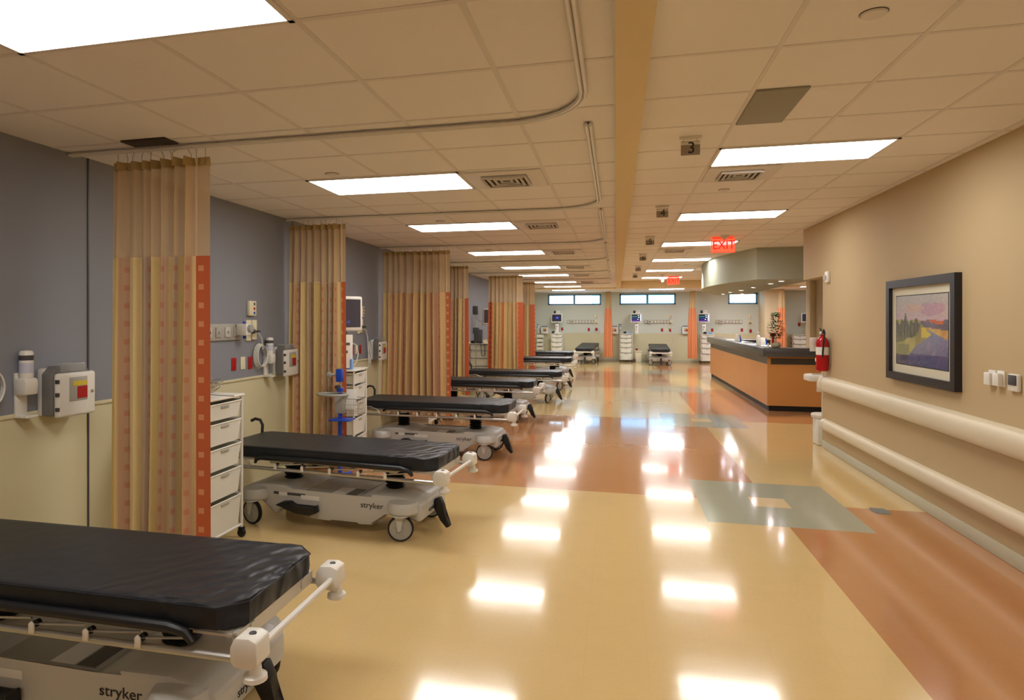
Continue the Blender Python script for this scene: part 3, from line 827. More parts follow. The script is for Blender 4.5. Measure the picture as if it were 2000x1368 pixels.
def sharps(lab, loc, rz):
    t = thing('sharps_container', lab, 'sharps container', loc, rz, 'wall sharps containers')
    MB().box((-.16, -.05, -.13), (.12, 0, .16), .012).build('wall_cabinet', 'white_plastic', t)
    MB().prism([(-.17, -.13), (.13, -.13), (.13, .13), (.10, .175), (-.12, .175), (-.17, .13)], -.115, -.045, 'y', bevel=.01).build('bin', 'smoke_bin', t)
    MB().box((-.10, -.13, .13), (.09, -.02, .19), .012).build('lid', 'clear_bin', t)
    f = MB().box((-.15, -.15, -.145), (.15, -.112, .13), .018, seg=3).build('front_door', 'white_plastic', t)
    MB().box((-.065, -.153, -.05), (.075, -.149, .10), .004).build('window', 'grey_plastic', f)
    MB().box((-.005, -.156, -.035), (.072, -.152, .04)).build('hazard_label', 'red', f)
    MB().box((-.04, -.156, .045), (.072, -.152, .075)).build('label', 'yellow', f)
    MB().lathe([(.001, -.158), (.009, -.157), (.011, -.15)], (.115, 0, 0), 14, 'y').build('lock', 'silver', f)
    b = MB()
    for z in (-.09, 0, .08): b.box((-.152, -.151, z-.012), (-.138, -.13, z+.012))
    b.build('hinge', 'dark_grey', f)
    return t
def outlet(lab, loc, rz, m, w_=.075, h=.12):
    t = thing('wall_outlet', lab, 'outlet', loc, rz, 'wall outlets')
    MB().box((-w_/2, -.007, -h/2), (w_/2, 0, h/2), .003).build('cover_plate', m, t)
    b = MB()
    for z in (-.026, .026): b.lathe([(.001, -.0095), (.015, -.0095), (.017, -.006)], (0, 0, z), 16, 'y')
    b.build('socket', m, t)
    return t
def coil(lab, loc, rz, r=.12, n=4):
    pts = []
    for k in range(n*24+1):
        a = 2*PI*k/24+1.2
        pts.append(((r-.006*(k/24))*math.cos(a)*.85, -.02-.012*(k/24), (r-.005*(k/24))*math.sin(a)))
    pts += [(.02, -.05, .06), (.0, -.05, .17), (-.05, -.05, .22), (-.09, -.05, .24)]
    return tag(MB().tube(pts, .0055, 6).build('suction_tube', 'tube_clear', loc=loc, rz=rz), lab, 'tube', 'coiled suction tubes')
def nurse_call(lab, loc, rz):
    t = thing('nurse_call_panel', lab, 'call panel', loc, rz, 'call panels')
    MB().box((-.062, -.035, -.07), (.062, 0, .075), .008).build('housing', 'beige_plate', t)
    for z, m in ((.045, 'dark_grey'), (.0, 'red'), (-.042, 'blue')):
        MB().lathe([(.001, -.04), (.012, -.039), (.014, -.034)], (.02, 0, z), 16, 'y').build('button', m, t)
    return t
def gas_plate(lab, loc, rz):
    t = thing('gas_outlet', lab, 'gas outlet', loc, rz, 'medical gas outlets')
    MB().box((-.08, -.02, -.10), (.0, 0, .10), .004).build('cover_plate', 'beige_plate', t)
    MB().box((.005, -.03, -.09), (.085, 0, .10), .004).build('cover_plate', 'beige_plate', t)
    MB().lathe([(.001, -.10), (.012, -.10), (.012, -.06), (.022, -.055), (.022, -.02)], (.0, 0, -.01), 14, 'y').build('valve', 'dark_grey', t)
    MB().tube([(-.06, -.085, -.01), (.05, -.085, -.01)], .008, 8).build('valve_arm', 'dark_grey', t)
    return t
def regulator(lab, loc, rz):
    t = thing('suction_regulator', lab, 'regulator', loc, rz, 'suction regulators')
    MB().box((-.05, -.11, -.055), (.04, 0, .055), .012).build('housing', 'white_plastic', t)
    MB().lathe([(.001, -.14), (.034, -.138), (.038, -.11)], (0, 0, .01), 20, 'y').build('gauge', 'clear_bin', t)
    MB().lathe([(.001, -.035), (.014, -.033), (.016, -.0)], (.0, -.06, -.05), 14).build('knob', 'blue', t)
    MB().lathe([(.001, .02), (.012, .02), (.014, 0), (.001, 0)], (0.01, -.05, .056), 12).build('knob', 'blue', t)
    return t
def med_rail(lab, loc, rz, n, pitch=.115, m1='white_plastic', m2='beige_plate'):
    L = n*pitch
    t = thing('medical_rail', lab, 'equipment rail', loc, rz, 'headwall rails')
    MB().box((0, -.02, -.075), (L, 0, .075), .004).build('backplate', 'grey_plastic', t)
    for k in range(n):
        x = pitch*(k+.5)
        p = MB().box((x-.04, -.03, -.045), (x+.04, -.018, .045), .003).build('outlet_plate', m1 if k % 2 else m2, t)
        MB().lathe([(.001, -.038), (.012, -.038), (.014, -.03)], (x, 0, 0), 12, 'y').build('port', 'dark_grey' if k in (0, 1) else 'grey_plastic', p)
    return t
bays = [(1, 'beside the nearest curtain'), (2, 'in the bay of the second stretcher'), (3, 'in the bay of the third stretcher')]
# bay of the nearest stretcher
sanitizer('white sanitizer dispenser left of the nearest sharps container', lw(3.13, 1.25), LW)
sharps('white and grey sharps container with red label left of the nearest curtain', lw(3.415, 1.235), LW)
coil('clear coiled tube at the left edge of the photo', lw(2.90, 1.31), LW)
# second bay
sanitizer('white sanitizer dispenser just left of the second curtain', lw(5.92, 1.25), LW)
sharps('sharps container half hidden by the second curtain', lw(6.22, 1.25), LW)
coil('clear tube coiled beside the red outlet of the second bay', lw(5.78, 1.335), LW)
nurse_call('cream call panel high on the blue wall of the second bay', lw(5.65, 1.80), LW)
gas_plate('cream gas outlet with black valve under the call panel of the second bay', lw(5.64, 1.59), LW)
rl = med_rail('grey headwall rail right of the nearest curtain', lw(4.75, 1.58), LW, 5, .14, 'hood_grey', 'grey_plastic')
regulator('white suction regulator with blue knobs on the second bay rail', (XL+.03, 5.41, 1.60), LW)
outlet('red outlet nearest the curtain in the second bay', lw(5.37, 1.28), LW, 'red')
outlet('cream outlet between two red ones in the second bay', lw(5.52, 1.28), LW, 'beige_plate')
outlet('red outlet behind the tube coil in the second bay', lw(5.65, 1.275), LW, 'red')
# third bay
nurse_call('cream call panel beside the monitor of the third bay', lw(8.46, 1.80), LW)
gas_plate('cream gas outlet with hanging cable in the third bay', lw(8.40, 1.60), LW)
outlet('red outlet nearest the monitor in the third bay', lw(8.17, 1.28), LW, 'red')
outlet('cream outlet between two red ones in the third bay', lw(8.31, 1.28), LW, 'beige_plate')
outlet('red outlet nearer the sharps container in the third bay', lw(8.44, 1.28), LW, 'red')
sharps('sharps container in front of the wide rose curtain', lw(8.98, 1.24), LW)
tag(MB().tube([(0, -.06, .0), (.12, -.05, -.02), (.2, -.04, -.12), (.22, -.04, -.3), (.27, -.04, -.40), (.30, -.04, -.5), (.33, -.04, -.42), (.27, -.04, -.18), (.24, -.04, -.35), (.24, -.04, -.52), (.20, -.04, -.56)], .0075, 6).build('hanging_cable', 'tube_clear', loc=lw(8.42, 1.56), rz=LW), 'white cable bundle hanging from the gas outlet of the third bay', 'cable')

# ---- drawer carts (front faces local -y)
def cart(lab, loc, rz, w_=.46, d=.46, h=1.12, heights=(.13, .17, .17, .20, .26)):
    t = thing('drawer_cart', lab, 'drawer cart', loc, rz, 'white drawer carts')
    b = MB(); W, D = w_/2, d/2; r = .0125
    for sx in (-1, 1):
        for sy in (-1, 1): b.tube([(sx*W, sy*D, .075), (sx*W, sy*D, h-.02)], r, 8)
        b.tube([(sx*W, -D, .10), (sx*W, D, .10)], r*.8, 8)
    for sy in (-1, 1): b.tube([(-W, sy*D, .10), (W, sy*D, .10)], r*.8, 8)
    z = h-.035
    rails = []
    for hh in heights:
        for sx in (-1, 1): b.tube([(sx*W, -D, z-.01), (sx*W, D, z-.01)], r*.55, 6)
        rails.append((z, hh)); z -= hh+.015
    b.build('frame', 'white_metal', t)
    MB().box((-W-.02, -D-.02, h-.02), (W+.02, D+.02, h), .008).build('top', 'white_plastic', t)
    for k, (zt, hh) in enumerate(rails):
        a = W-.018; q = .028
        dr = MB()
        # tapered tub: wide rim, narrower base, open at the top
        o_ = [(-a, -D-.006), (a, -D-.006), (a, D-.02), (-a, D-.02)]
        n_ = [(-a+q, -D+.004), (a-q, -D+.004), (a-q, D-.04), (-a+q, D-.04)]
        for i in range(4):
            j = (i+1) % 4
            dr.quad((*o_[i], zt-.016), (*o_[j], zt-.016), (*n_[j], zt-hh), (*n_[i], zt-hh))
        dr.poly([(*p, zt-hh) for p in n_])
        for i in range(4):
            j = (i+1) % 4
            dr.tube([(*o_[i], zt-.014), (*o_[j], zt-.014)], .006, 6)
        dd = dr.build('drawer', 'drawer', t)
        MB().box((-.05, -D-.010, zt-.05), (.05, -D-.003, zt-.028), .003).build('handle', 'grey_plastic', dd)
    for sx in (-1, 1):
        for sy in (-1, 1):
            c = MB().lathe([(.001, -.013), (.03, -.013), (.033, -.008), (.033, .008), (.03, .013), (.001, .013)], (sx*W, sy*D, .033), 16, 'x')
            c.box((sx*W-.02, sy*D-.02, .045), (sx*W+.02, sy*D+.02, .08), .005)
            c.build('caster', 'black', t)
    return t
c1 = cart('white drawer cart right of the nearest curtain with wires on top', (-3.07, 4.30, 0), LW)
dup(c1, 'white drawer cart behind the blue vitals stand', (-3.14, 7.1, 0), LW+.08)
dup(c1, 'white drawer cart seen under the third stretcher', (-3.05, 9.88, 0), LW)
dup(c1, 'white drawer cart seen between the fourth and fifth curtains', (-3.19, 15.38, 0), LW)
# tangle of wires on the nearest cart
b = MB(); rnd = random.Random(4)
for k in range(5):
    a0 = rnd.uniform(0, 6); r0 = .06+.012*k
    b.tube([(r0*math.cos(a0+i*.42)*(1+.1*math.sin(3*i)), r0*.7*math.sin(a0+i*.42), .012+.10*(1+math.sin(i*.42+a0*2))/2+.004*k) for i in range(15)], .003, 5)
b.tube([(-.1, -.05, .01), (0, -.06, .03), (.12, -.03, .02), (.2, .02, .012)], .004, 5)
tag(b.build('lead_wires', 'grey_plastic', loc=(-2.93, 4.24, 1.12)), 'grey monitor lead wires coiled on the nearest drawer cart', 'wires')

# ---- patient monitor on a wall arm
def monitor(lab, loc, rz, kind, arm=.35, boxed=True, w_=.46, h=.40):
    t = thing('patient_monitor', lab, 'monitor', loc, rz, 'patient monitors')
    c = MB().box((-w_/2, -.05, -h/2), (w_/2, .02, h/2), .022, seg=3).build('case', 'white_plastic', t)
    W, H = w_/2-.035, h/2-.035
    s_ = MB().box((-W, -.053, -H+.01), (W, -.049, H)).build('screen', 'screen_dark' if kind == 'dark' else 'screen_blue', t)
    if kind == 'dark':
        MB().prism([(-.03, -.11), (.02, -.11), (.01, -.07), (-.02, -.085)], -.0545, -.0535, 'y').build('screen_mark', 'mark_blue', s_)
    elif kind == 'logo':
        MB().prism([(-.03, -.02), (.06, -.02), (.075, .02), (.02, .045), (-.02, .02)], -.0545, -.0535, 'y').build('screen_mark', 'lit_blue', s_)
    else:
        for z, m in ((.05, 'lit_green'), (-.03, 'lit_blue'), (-.09, 'lit_purple')):
            q = [(-W+.01+i*(W*1.1)/24, -.0545, z+(.02 if i % 6 == 3 else .0)) for i in range(25)]
            MB().tube(q, .004, 4).build('trace', m, s_)
        MB().box((W-.05, -.055, -H+.03), (W-.005, -.0535, H-.01)).build('side_bar', 'lit_white', s_)
        for z, x in ((.10, .05), (.03, .06), (-.05, .03)): MB().box((x, -.055, z-.016), (x+.05, -.0535, z+.016)).build('reading', 'lit_white', s_)
        MB().box((-W+.01, -.055, -H+.015), (W-.06, -.0535, -H+.045)).build('footer_bar', 'lit_purple', s_)
    MB().tube([(0, .02, -.02), (0, arm*.5, -.05), (.03, arm, -.05)], .018, 8).build('arm', 'grey_plastic', t)
    if boxed:
        m_ = MB().box((-.055, -.03, -.62), (.075, .06, -.24), .008).build('module_box', 'white_plastic', t)
        MB().box((-.03, -.034, -.36), (.03, -.03, -.33)).box((-.03, -.034, -.45), (.0, -.03, -.42)).build('port', 'dark_grey', m_)
        MB().tube([(.01, .03, -.2), (.01, .03, -.26)], .02, 8).build('neck', 'dark_grey', t)
        MB().tube([(.07, 0, -.33), (.14, .0, -.36), (.17, .0, -.46), (.15, 0, -.55), (.11, .0, -.60), (.07, 0, -.58)], .006, 6).build('cable', 'tube_clear', t)
    return t
# the left-hand monitor is turned toward the room
m3 = monitor('large white framed monitor with dark screen right of the second curtain', (-3.0, 6.92, 1.76), LW-.55, 'dark', .4, True, .40, .40)
monitor('monitor seen edge-on between the fourth and fifth curtains', (at_y(957, 618, 15.75).x, 15.75, 1.76), .5, 'dark', .30, True, .40, .40)
# equipment pole in the gap
t = thing('infusion_pole', 'dark medical pole with clamps between the fourth and fifth curtains', 'pole', (-3.17, 14.75, 0))
MB().tube([(0, 0, .05), (0, 0, 2.05)], .014, 8).build('pole', 'silver', t)
b = MB()
for k in range(5):
    a = 2*PI*k/5; b.tube([(0, 0, .07), (.26*math.cos(a), .26*math.sin(a), .05)], .014, 6)
    b.lathe([(.001, -.012), (.028, -.012), (.028, .012), (.001, .012)], (.26*math.cos(a), .26*math.sin(a), .029), 12, 'x')
b.build('base', 'dark_grey', t)
MB().box((-.06, -.06, 1.8), (.06, .05, 2.0), .02).box((-.05, -.08, 1.35), (.09, .04, 1.5), .02).box((-.02, -.10, 1.16), (.16, .06, 1.46), .02).build('pump', 'dark_grey', t)
MB().tube([(0, 0, 1.75), (.1, -.03, 1.65), (.2, -.02, 1.65)], .01, 6).build('arm', 'silver', t)
t = thing('blood_pressure_cuff', 'black cuff with looped black tube on the cart between the fourth and fifth curtains', 'cuff', (at_y(930, 660, 15.25).x, 15.22, 1.122))
MB().box((-.12, -.07, 0), (.16, .07, .06), .025, seg=3).build('cuff', 'black', t)
MB().tube([(.10, -.08, .03), (.145, -.09, .0), (.15, -.10, -.15), (.16, -.10, -.28), (.20, -.10, -.31), (.24, -.10, -.27), (.235, -.09, -.1), (.2, -.08, .01), (.15, -.07, .03)], .007, 6).build('tube', 'black', t)

# ---- blue vitals stand
t = thing('vitals_stand', 'blue and chrome vital signs stand in front of the second curtain', 'medical stand', (-2.73, 6.15, 0))
MB().tube([(0, 0, .08), (0, 0, .95)], .022, 12).build('pole', 'blue', t)
MB().tube([(0, 0, .95), (0, 0, 1.20)], .014, 10).build('upper_pole', 'silver', t)
b = MB(); b.lathe([(.001, .11), (.05, .105), (.14, .075), (.15, .06), (.001, .06)], seg=24)
for k in range(5):
    a = 2*PI*k/5+.3; b.tube([(.08*math.cos(a), .08*math.sin(a), .085), (.27*math.cos(a), .27*math.sin(a), .075)], [.03, .018], 8)
b.build('base', 'blue', t)
for k in range(5):
    a = 2*PI*k/5+.3
    c = MB().lathe([(.001, -.011), (.028, -.011), (.031, 0), (.028, .011), (.001, .011)], (.28*math.cos(a), .28*math.sin(a), .031), 14, 'x')
    c.tube([(.27*math.cos(a), .27*math.sin(a), .085), (.28*math.cos(a), .28*math.sin(a), .035)], .008, 6)
    c.build('caster', 'silver', t)
MB().tube([(-.16*math.cos(k*2*PI/20)-.08, .11*math.sin(k*2*PI/20), .93) for k in range(20)], .013, 8, closed=True).build('ring_handle', 'grey_plastic', t)
MB().box((-.05, -.035, .74), (.055, .035, .92), .01).build('column_box', 'grey_plastic', t)
MB().box((-.035, -.035, 1.06), (.03, .03, 1.19), .008).box((-.03, -.03, .96), (.03, .03, 1.0), .006).build('clamp', 'blue', t)
MB().tube([(-.03, 0, 1.13), (-.10, 0, 1.13)], .012, 8).lathe([(.001, -.14), (.028, -.135), (.028, -.10), (.001, -.10)], (0, 0, 1.13), 14, 'x').build('clamp_knob', 'grey_plastic', t)
MB().lathe([(.001, 0), (.03, 0), (.034, .03), (.001, .04)], (-.02, -.01, .99), 14).build('gauge', 'dark_grey', t)
MB().box((-.09, -.09, .67), (.13, .09, .685), .004).build('tray', 'blue', t)
b = MB()
for z, e in ((.90, .0), (.84, .006), (.78, .012), (.73, .018)):
    x0, x1, y0, y1 = .05+e, .235-e, -.09+e, .09-e
    b.tube([(x0, y0, z), (x1, y0, z), (x1, y1, z), (x0, y1, z)], .0028, 5, closed=True)
for k in range(8):
    x = .055+k*.0255
    b.tube([(x, -.09, .90), (.06+(x-.05)*.9, -.072, .73)], .0016, 4).tube([(x, .09, .90), (.06+(x-.05)*.9, .072, .73)], .0016, 4)
for k in range(7):
    y = -.09+k*.03
    b.tube([(.235, y, .90), (.217, y*.8, .73)], .0016, 4)
b.build('wire_basket', 'silver', t)
tag(MB().box((-.055, -.004, -.1), (.055, .004, .1), .002, m=Matrix.Rotation(R(-8), 4, 'X')).build('paper_sheet', 'paper', loc=(-2.61, 6.15, .885)), 'white paper sheet standing in the wire basket of the vitals stand', 'paper')
tag(MB().box((-.035, -.03, 0), (.035, .03, .12), .008).build('glove_box', 'blue_light', loc=(-2.97, 6.96, 1.12)), 'small pale blue box on the drawer cart beside the vitals stand', 'box')

# ================================================================== BACK WALL EQUIPMENT
yb = YB
def bp(u, v, y=YB): return at_y(u, v, y)
bn = ['first', 'second', 'third']
for i, (um, ur, kind, nr) in enumerate(((1087.5, 1107, 'logo', 9), (1243, 1258, 'vitals', 8), (1374.5, 1397, 'vitals', 8))):
    p = bp(um, 621.5, 26.6)
    monitor('white framed monitor on the back wall of the %s back bay' % bn[i], (p.x, 26.6, p.z), BW, kind, .45, True, .44, .36)
    p2 = bp(um, 609, 26.6)
    t = thing('monitor_camera', 'black and white device on top of the %s back bay monitor' % bn[i], 'device', (p.x, 26.6, p.z+.18), 0, 'devices on the back monitors')
    MB().box((-.12, -.04, 0), (-.04, .04, .12), .02).build('lens_unit', 'black', t)
    MB().box((-.02, -.05, 0), (.13, .05, .05), .008).box((.0, -.05, .06), (.12, .05, .12), .008).build('box_unit', 'white_plastic', t)
    p = bp(ur, 629, YB)
    med_rail('grey rail of gas and power outlets in the %s back bay' % bn[i], (p.x, YB, p.z), BW, nr, .122)
    regulator('white regulator on the left part of the %s back bay rail' % bn[i], (p.x+.21, YB-.03, p.z), BW)
for i, (u, v) in enumerate(((1165, 619), (1309, 619), (1465, 619))):
    p = bp(u, v); nurse_call('cream call panel at the right end of the %s back bay rail' % bn[i], (p.x, YB, p.z), BW)
    p = bp(u, 631); gas_plate('cream gas outlet under the call panel of the %s back bay' % bn[i], (p.x, YB, p.z), BW)
for u, v, lab in ((1150, 644, 'red outlet above the stretcher of the first back bay'), (1165, 644, 'red outlet right of the stretcher in the first back bay'), (1098, 643, 'red outlet right of the cart monitor in the first back bay'),
                  (1293, 645, 'left red outlet above the stretcher of the second back bay'), (1309, 645, 'right red outlet above the stretcher of the second back bay'),
                  (1243.5, 684, 'low red outlet above the beige waste bin'), (1391, 645, 'red outlet left of the third back bay rail'),
                  (1449, 645, 'red outlet above the counter in the third back bay'), (1466, 647, 'red outlet beside the tube in the third back bay')):
    p = bp(u, v); outlet(lab, (p.x, YB, p.z), BW, 'red', .085, .13)
p = bp(1301, 645); outlet('cream outlet between two red ones in the second back bay', (p.x, YB, p.z), BW, 'beige_plate', .085, .13)
for u, lab in ((1064, 'white sharps container left of the first back bay monitor'), (1200, 'white sharps container right of the first bunched curtain'), (1339, 'white sharps container left of the second bunched curtain')):
    p = bp(u, 645.5); sharps(lab, (p.x, YB, p.z), BW)
for u, lab in ((1051, 'white sanitizer dispenser at the left end of the back wall'), (1211, 'white sanitizer dispenser behind the second back bay cart')):
    p = bp(u, 645); sanitizer(lab, (p.x, YB, p.z), BW)
for i, (u, v0_, ww) in enumerate(((1089, 650, .50), (1222.5, 651, .50), (1380, 652, .50))):
    p = at_z(u, 706.5, 0); p = at_y(u, 700, 26.75)
    dup(c1, ['white drawer cart under the first back bay monitor', 'white drawer cart in the second back bay beside the beige bin', 'white drawer cart of the third back bay beside the counter'][i], (p.x, 26.72, 0), BW)
p = at_y(1558.5, 670, 26.75)
dup(c1, 'white drawer cart beyond the counter near the right edge of the back wall', (p.x, 26.72, 0), BW)
p = at_y(1578, 621, 26.6)
monitor('monitor beyond the counter half hidden by the tan wall', (p.x-.02, 26.6, p.z), BW, 'logo', .45, True, .44, .36)
p = at_y(1554, 634, YB); outlet('red outlet above the cart beyond the counter', (p.x+.12, YB, p.z), BW, 'red', .085, .13)
p = at_y(1055, 675, 26.8)
t = thing('storage_rack', 'narrow white rack under the left sanitizer dispenser on the back wall', 'rack', (p.x, 26.85, 0))
b = MB()
for sx in (-.12, .12):
    for sy in (-.15, .15): b.tube([(sx, sy, 0), (sx, sy, 1.08)], .012, 6)
b.build('frame', 'white_metal', t)
for k in range(6): MB().box((-.11, -.14, .08+k*.17), (.11, .14, .20+k*.17), .006).build('drawer', 'drawer', t)
def bin_(lab, loc, m='cream'):
    t = thing('waste_bin', lab, 'waste bin', loc, 0)
    MB().prism([(-.10, 0), (.10, 0), (.125, .40), (-.125, .40)], -.12, .12, 'y', bevel=.012).build('body', m, t)
    MB().box((-.14, -.14, .40), (.14, .14, .45), .015).build('lid', m, t)
p = at_z(1247, 709, 0)
bin_('beige lidded waste bin between cart and stretcher in the second back bay', (at_y(1247, 700, 26.6).x, 26.6, 0), 'rail_cream')
for i, (u, v) in enumerate(((1089, 649), (1229, 650), (1385, 652))):
    q = at_y(u, v, 26.7)
    tag(MB().box((-.10, -.09, 0), (.12, .09, .03), .008).box((-.04, -.06, .03), (.08, .06, .055), .01).build('supply_packets', 'paper' if i == 0 else 'blue_light', loc=(q.x, 26.60, 1.12)), ['pale packets', 'pale blue packets', 'pale blue packet pile'][i]+' on top of the %s back bay cart' % bn[i], 'supplies')
    tag(MB().sphere((0, 0, .045), .05, scale=(1.3, 1, .9)).build('black_cuff', 'black', loc=(q.x-.17, 26.56, 1.12)), 'small black cuff on top of the %s back bay cart' % bn[i], 'cuff')
tag(MB().tube([(0, -.05, 0), (.06, -.05, -.1), (.10, -.04, -.3), (.05, -.04, -.55), (.12, -.04, -.75), (.18, -.03, -.95)], .010, 6).build('hanging_tube', 'tube_clear', loc=(bp(1308, 640).x, YB, bp(1308, 640).z)), 'clear tube dangling right of the second back bay stretcher', 'tube')
coil('clear coiled tube over the red outlet of the third back bay', (bp(1466, 645).x, YB, bp(1466, 645).z), BW, .13, 3)
coil('clear coiled tube right of the first back bay stretcher', (bp(1166, 645).x, YB, bp(1166, 645).z), BW, .13, 3)

# ================================================================== RIGHT WALL
def crash_rail(lab, zc, h, d, y0, y1):
    t = thing('crash_rail', lab, 'wall guard', (XR, y1, zc), 0, 'wall guards')
    n = 12
    prof = [(-d*math.sin(PI*k/n)**.6, -h/2*math.cos(PI*k/n)) for k in range(n+1)]
    MB().prism([(p[0], p[1]) for p in prof], y0-y1, -.14, 'y').build('guard', 'rail_cream', t)
    MB().prism([(p[0]*1.04, p[1]*1.03) for p in prof], -.14, -.02, 'y', bevel=.008).build('end_cap', 'rail_cream', t)
    return t
crash_rail('wide cream wall guard along the tan wall, the upper one', .855, .205, .095, YF, 9.45)
crash_rail('narrower cream wall guard along the tan wall, the lower one', .325, .145, .07, YF, 9.45)
# framed landscape
fy0, fy1, fz0, fz1 = 5.955, 7.305, 1.12, 2.07
t = thing('framed_painting', 'black framed river landscape hanging on the tan wall', 'painting', (XR, (fy0+fy1)/2, (fz0+fz1)/2), RW)
W, H, fw = (fy1-fy0)/2, (fz1-fz0)/2, .072
b = MB(); D = .055
for lo, hi in (((-W, -D, -H), (W, 0, -H+fw)), ((-W, -D, H-fw), (W, 0, H)), ((-W, -D, -H+fw), (-W+fw, 0, H-fw)), ((W-fw, -D, -H+fw), (W, 0, H-fw))): b.box(lo, hi)
b.build('frame', 'frame_black', t, smooth=False)
MB().box((-W+fw, -.022, -H+fw), (W-fw, -.012, H-fw)).build('mat_board', 'mat_board', t)
pw, ph = W-fw-.095, H-fw-.085
MB().box((-pw-.008, -.024, -ph-.008), (pw+.008, -.021, ph+.008)).build('inner_bevel', 'ink', t)
def paint_color(s, q):
    """river at dusk: s 0..1 left to right, q 0..1 bottom to top"""
    r = random.Random(int(s*97)*131+int(q*61)); j = (r.random()-.5)
    n = math.sin(s*17+q*9)*.5+math.sin(s*41-q*23)*.3
    def mixc(a, b_, k): k = max(0, min(1, k)); return tuple(x+(y-x)*k for x, y in zip(a, b_))
    def lut(x, pts):
        if x <= pts[0][0]: return pts[0][1]
        for (a, fa), (b_, fb) in zip(pts, pts[1:]):
            if x <= b_: return fa+(fb-fa)*(x-a)/(b_-a)
        return pts[-1][1]
    hz = .65+.008*math.sin(s*20)
    if q > hz:
        c = mixc((192, 166, 166), (178, 174, 168), (q-hz)/.33)
        d = math.hypot((s-.72)*1.1, (q-.80)*2.6)+.06*n
        if d < .24: c = mixc(c, (184, 142, 160), .75)
        d = math.hypot((s-.38)*1.2, (q-.82)*3.4)+.05*n
        if d < .20: c = mixc(c, (204, 164, 148), .6)
        if q < hz+.05: c = mixc(c, (196, 170, 190), .5)
    else:
        c = mixc((136, 144, 172), (88, 90, 132), (hz-q)/.62)
        if n > .5: c = mixc(c, (146, 128, 166), .45)
        if q < .17: c = mixc(c, (64, 68, 116), .75)
        if s > .45 and q > .52-.35*(s-.62): c = mixc((200, 170, 92), (186, 138, 86), n+.4)
        if s > .42 and q > .57-.10*(s-.4): c = mixc((112, 100, 116), (96, 92, 104), n+.5)
        if .40 < s < .92 and q > .615-.02*math.sin(s*9) and n > -.45: c = (200, 104, 64)
        sb = lut(q, [(0, .20), (.12, .27), (.24, .36), (.33, .50), (.40, .64), (.46, .70), (.52, .62), (.58, .54), (.65, .50)])+.012*math.sin(q*60)
        if s < sb:
            c = mixc((138, 142, 84), (168, 158, 92), .5+n)
            if s < .28 and q < .30: c = mixc(c, (104, 108, 74), .6)
            if s > .52 and .40 < q < .55: c = (208, 188, 70)
            elif s > .40: c = mixc(c, (134, 112, 70), .6)
            if q < .14: c = mixc((58, 54, 92), (90, 84, 104), .5+n)
    top = .63+.13*max(0, 1-abs(s-.20)/.035)+.03*math.sin(s*63)-.02*math.sin(s*27)
    low = lut(s, [(0, .30), (.12, .34), (.3, .38), (.42, .44), (.5, .52)])
    if s < .50 and low+.02*n < q < top: c = mixc((74, 78, 60), (104, 100, 72), .5+.8*math.sin(s*95))
    return tuple(max(0, min(255, x+j*16)) for x in c)
me = bpy.data.meshes.new('canvas'); nx, nz = 84, 64
vv = [(-pw+2*pw*i/nx, -.025, -ph+2*ph*k/nz) for k in range(nz+1) for i in range(nx+1)]
ff = [(k*(nx+1)+i, k*(nx+1)+i+1, (k+1)*(nx+1)+i+1, (k+1)*(nx+1)+i) for k in range(nz) for i in range(nx)]
me.from_pydata(vv, [], ff)
ca = me.color_attributes.new('paint', 'FLOAT_COLOR', 'CORNER')
k = 0
for pi_, f_ in enumerate(ff):
    i_, k_ = pi_ % nx, pi_//nx
    c = lin(paint_color((i_+.5)/nx, (k_+.5)/nz))
    for _ in range(4): ca.data[k].color = (*c, 1); k += 1
g = NT('painted_canvas'); a_ = g.n('ShaderNodeVertexColor'); a_.layer_name = 'paint'
g.nt.links.new(a_.outputs[0], g.b.inputs['Base Color']); g.b.inputs['Roughness'].default_value = .25; g.b.inputs['Coat Weight'].default_value = .6
me.materials.append(M['painted_canvas'])
o = bpy.data.objects.new('canvas', me); C.objects.link(o); o.parent = t

# switches
for (u, v, lab) in ((1931, 739, 'white square wall control nearest the painting'), (1948, 741, 'white square wall control right of its twin')):
    p = at_x(u, v, XR-.03)
    t = thing('wall_control', lab, 'wall control', (XR, p.y, p.z), RW, 'white wall controls')
    MB().box((-.045, -.012, -.055), (.045, 0, .06), .004).build('cover_plate', 'white_plastic', t)
    MB().box((-.042, -.045, -.05), (.036, -.012, .042), .008).build('module', 'white_plastic', t)
p = at_x(1976, 748, XR-.03)
t = thing('thermostat', 'black and white wall thermostat at the right edge of the photo', 'thermostat', (XR, p.y, p.z), RW)
MB().box((-.058, -.028, -.06), (.058, 0, .06), .01).build('housing', 'white_plastic', t)
MB().box((-.045, -.032, -.018), (.05, -.027, .052), .004).build('display', 'dark_grey', t)
# strobe
p = at_x(1614, 541, XR-.03)
t = thing('alarm_strobe', 'small white alarm strobe at the end of the tan wall', 'alarm', (XR, 9.29, p.z), RW)
MB().box((-.06, -.035, -.075), (.06, 0, .07), .01).build('housing', 'white_plastic', t)
MB().box((-.035, -.06, -.04), (.035, -.035, .02), .012).build('lens', 'clear_bin', t)
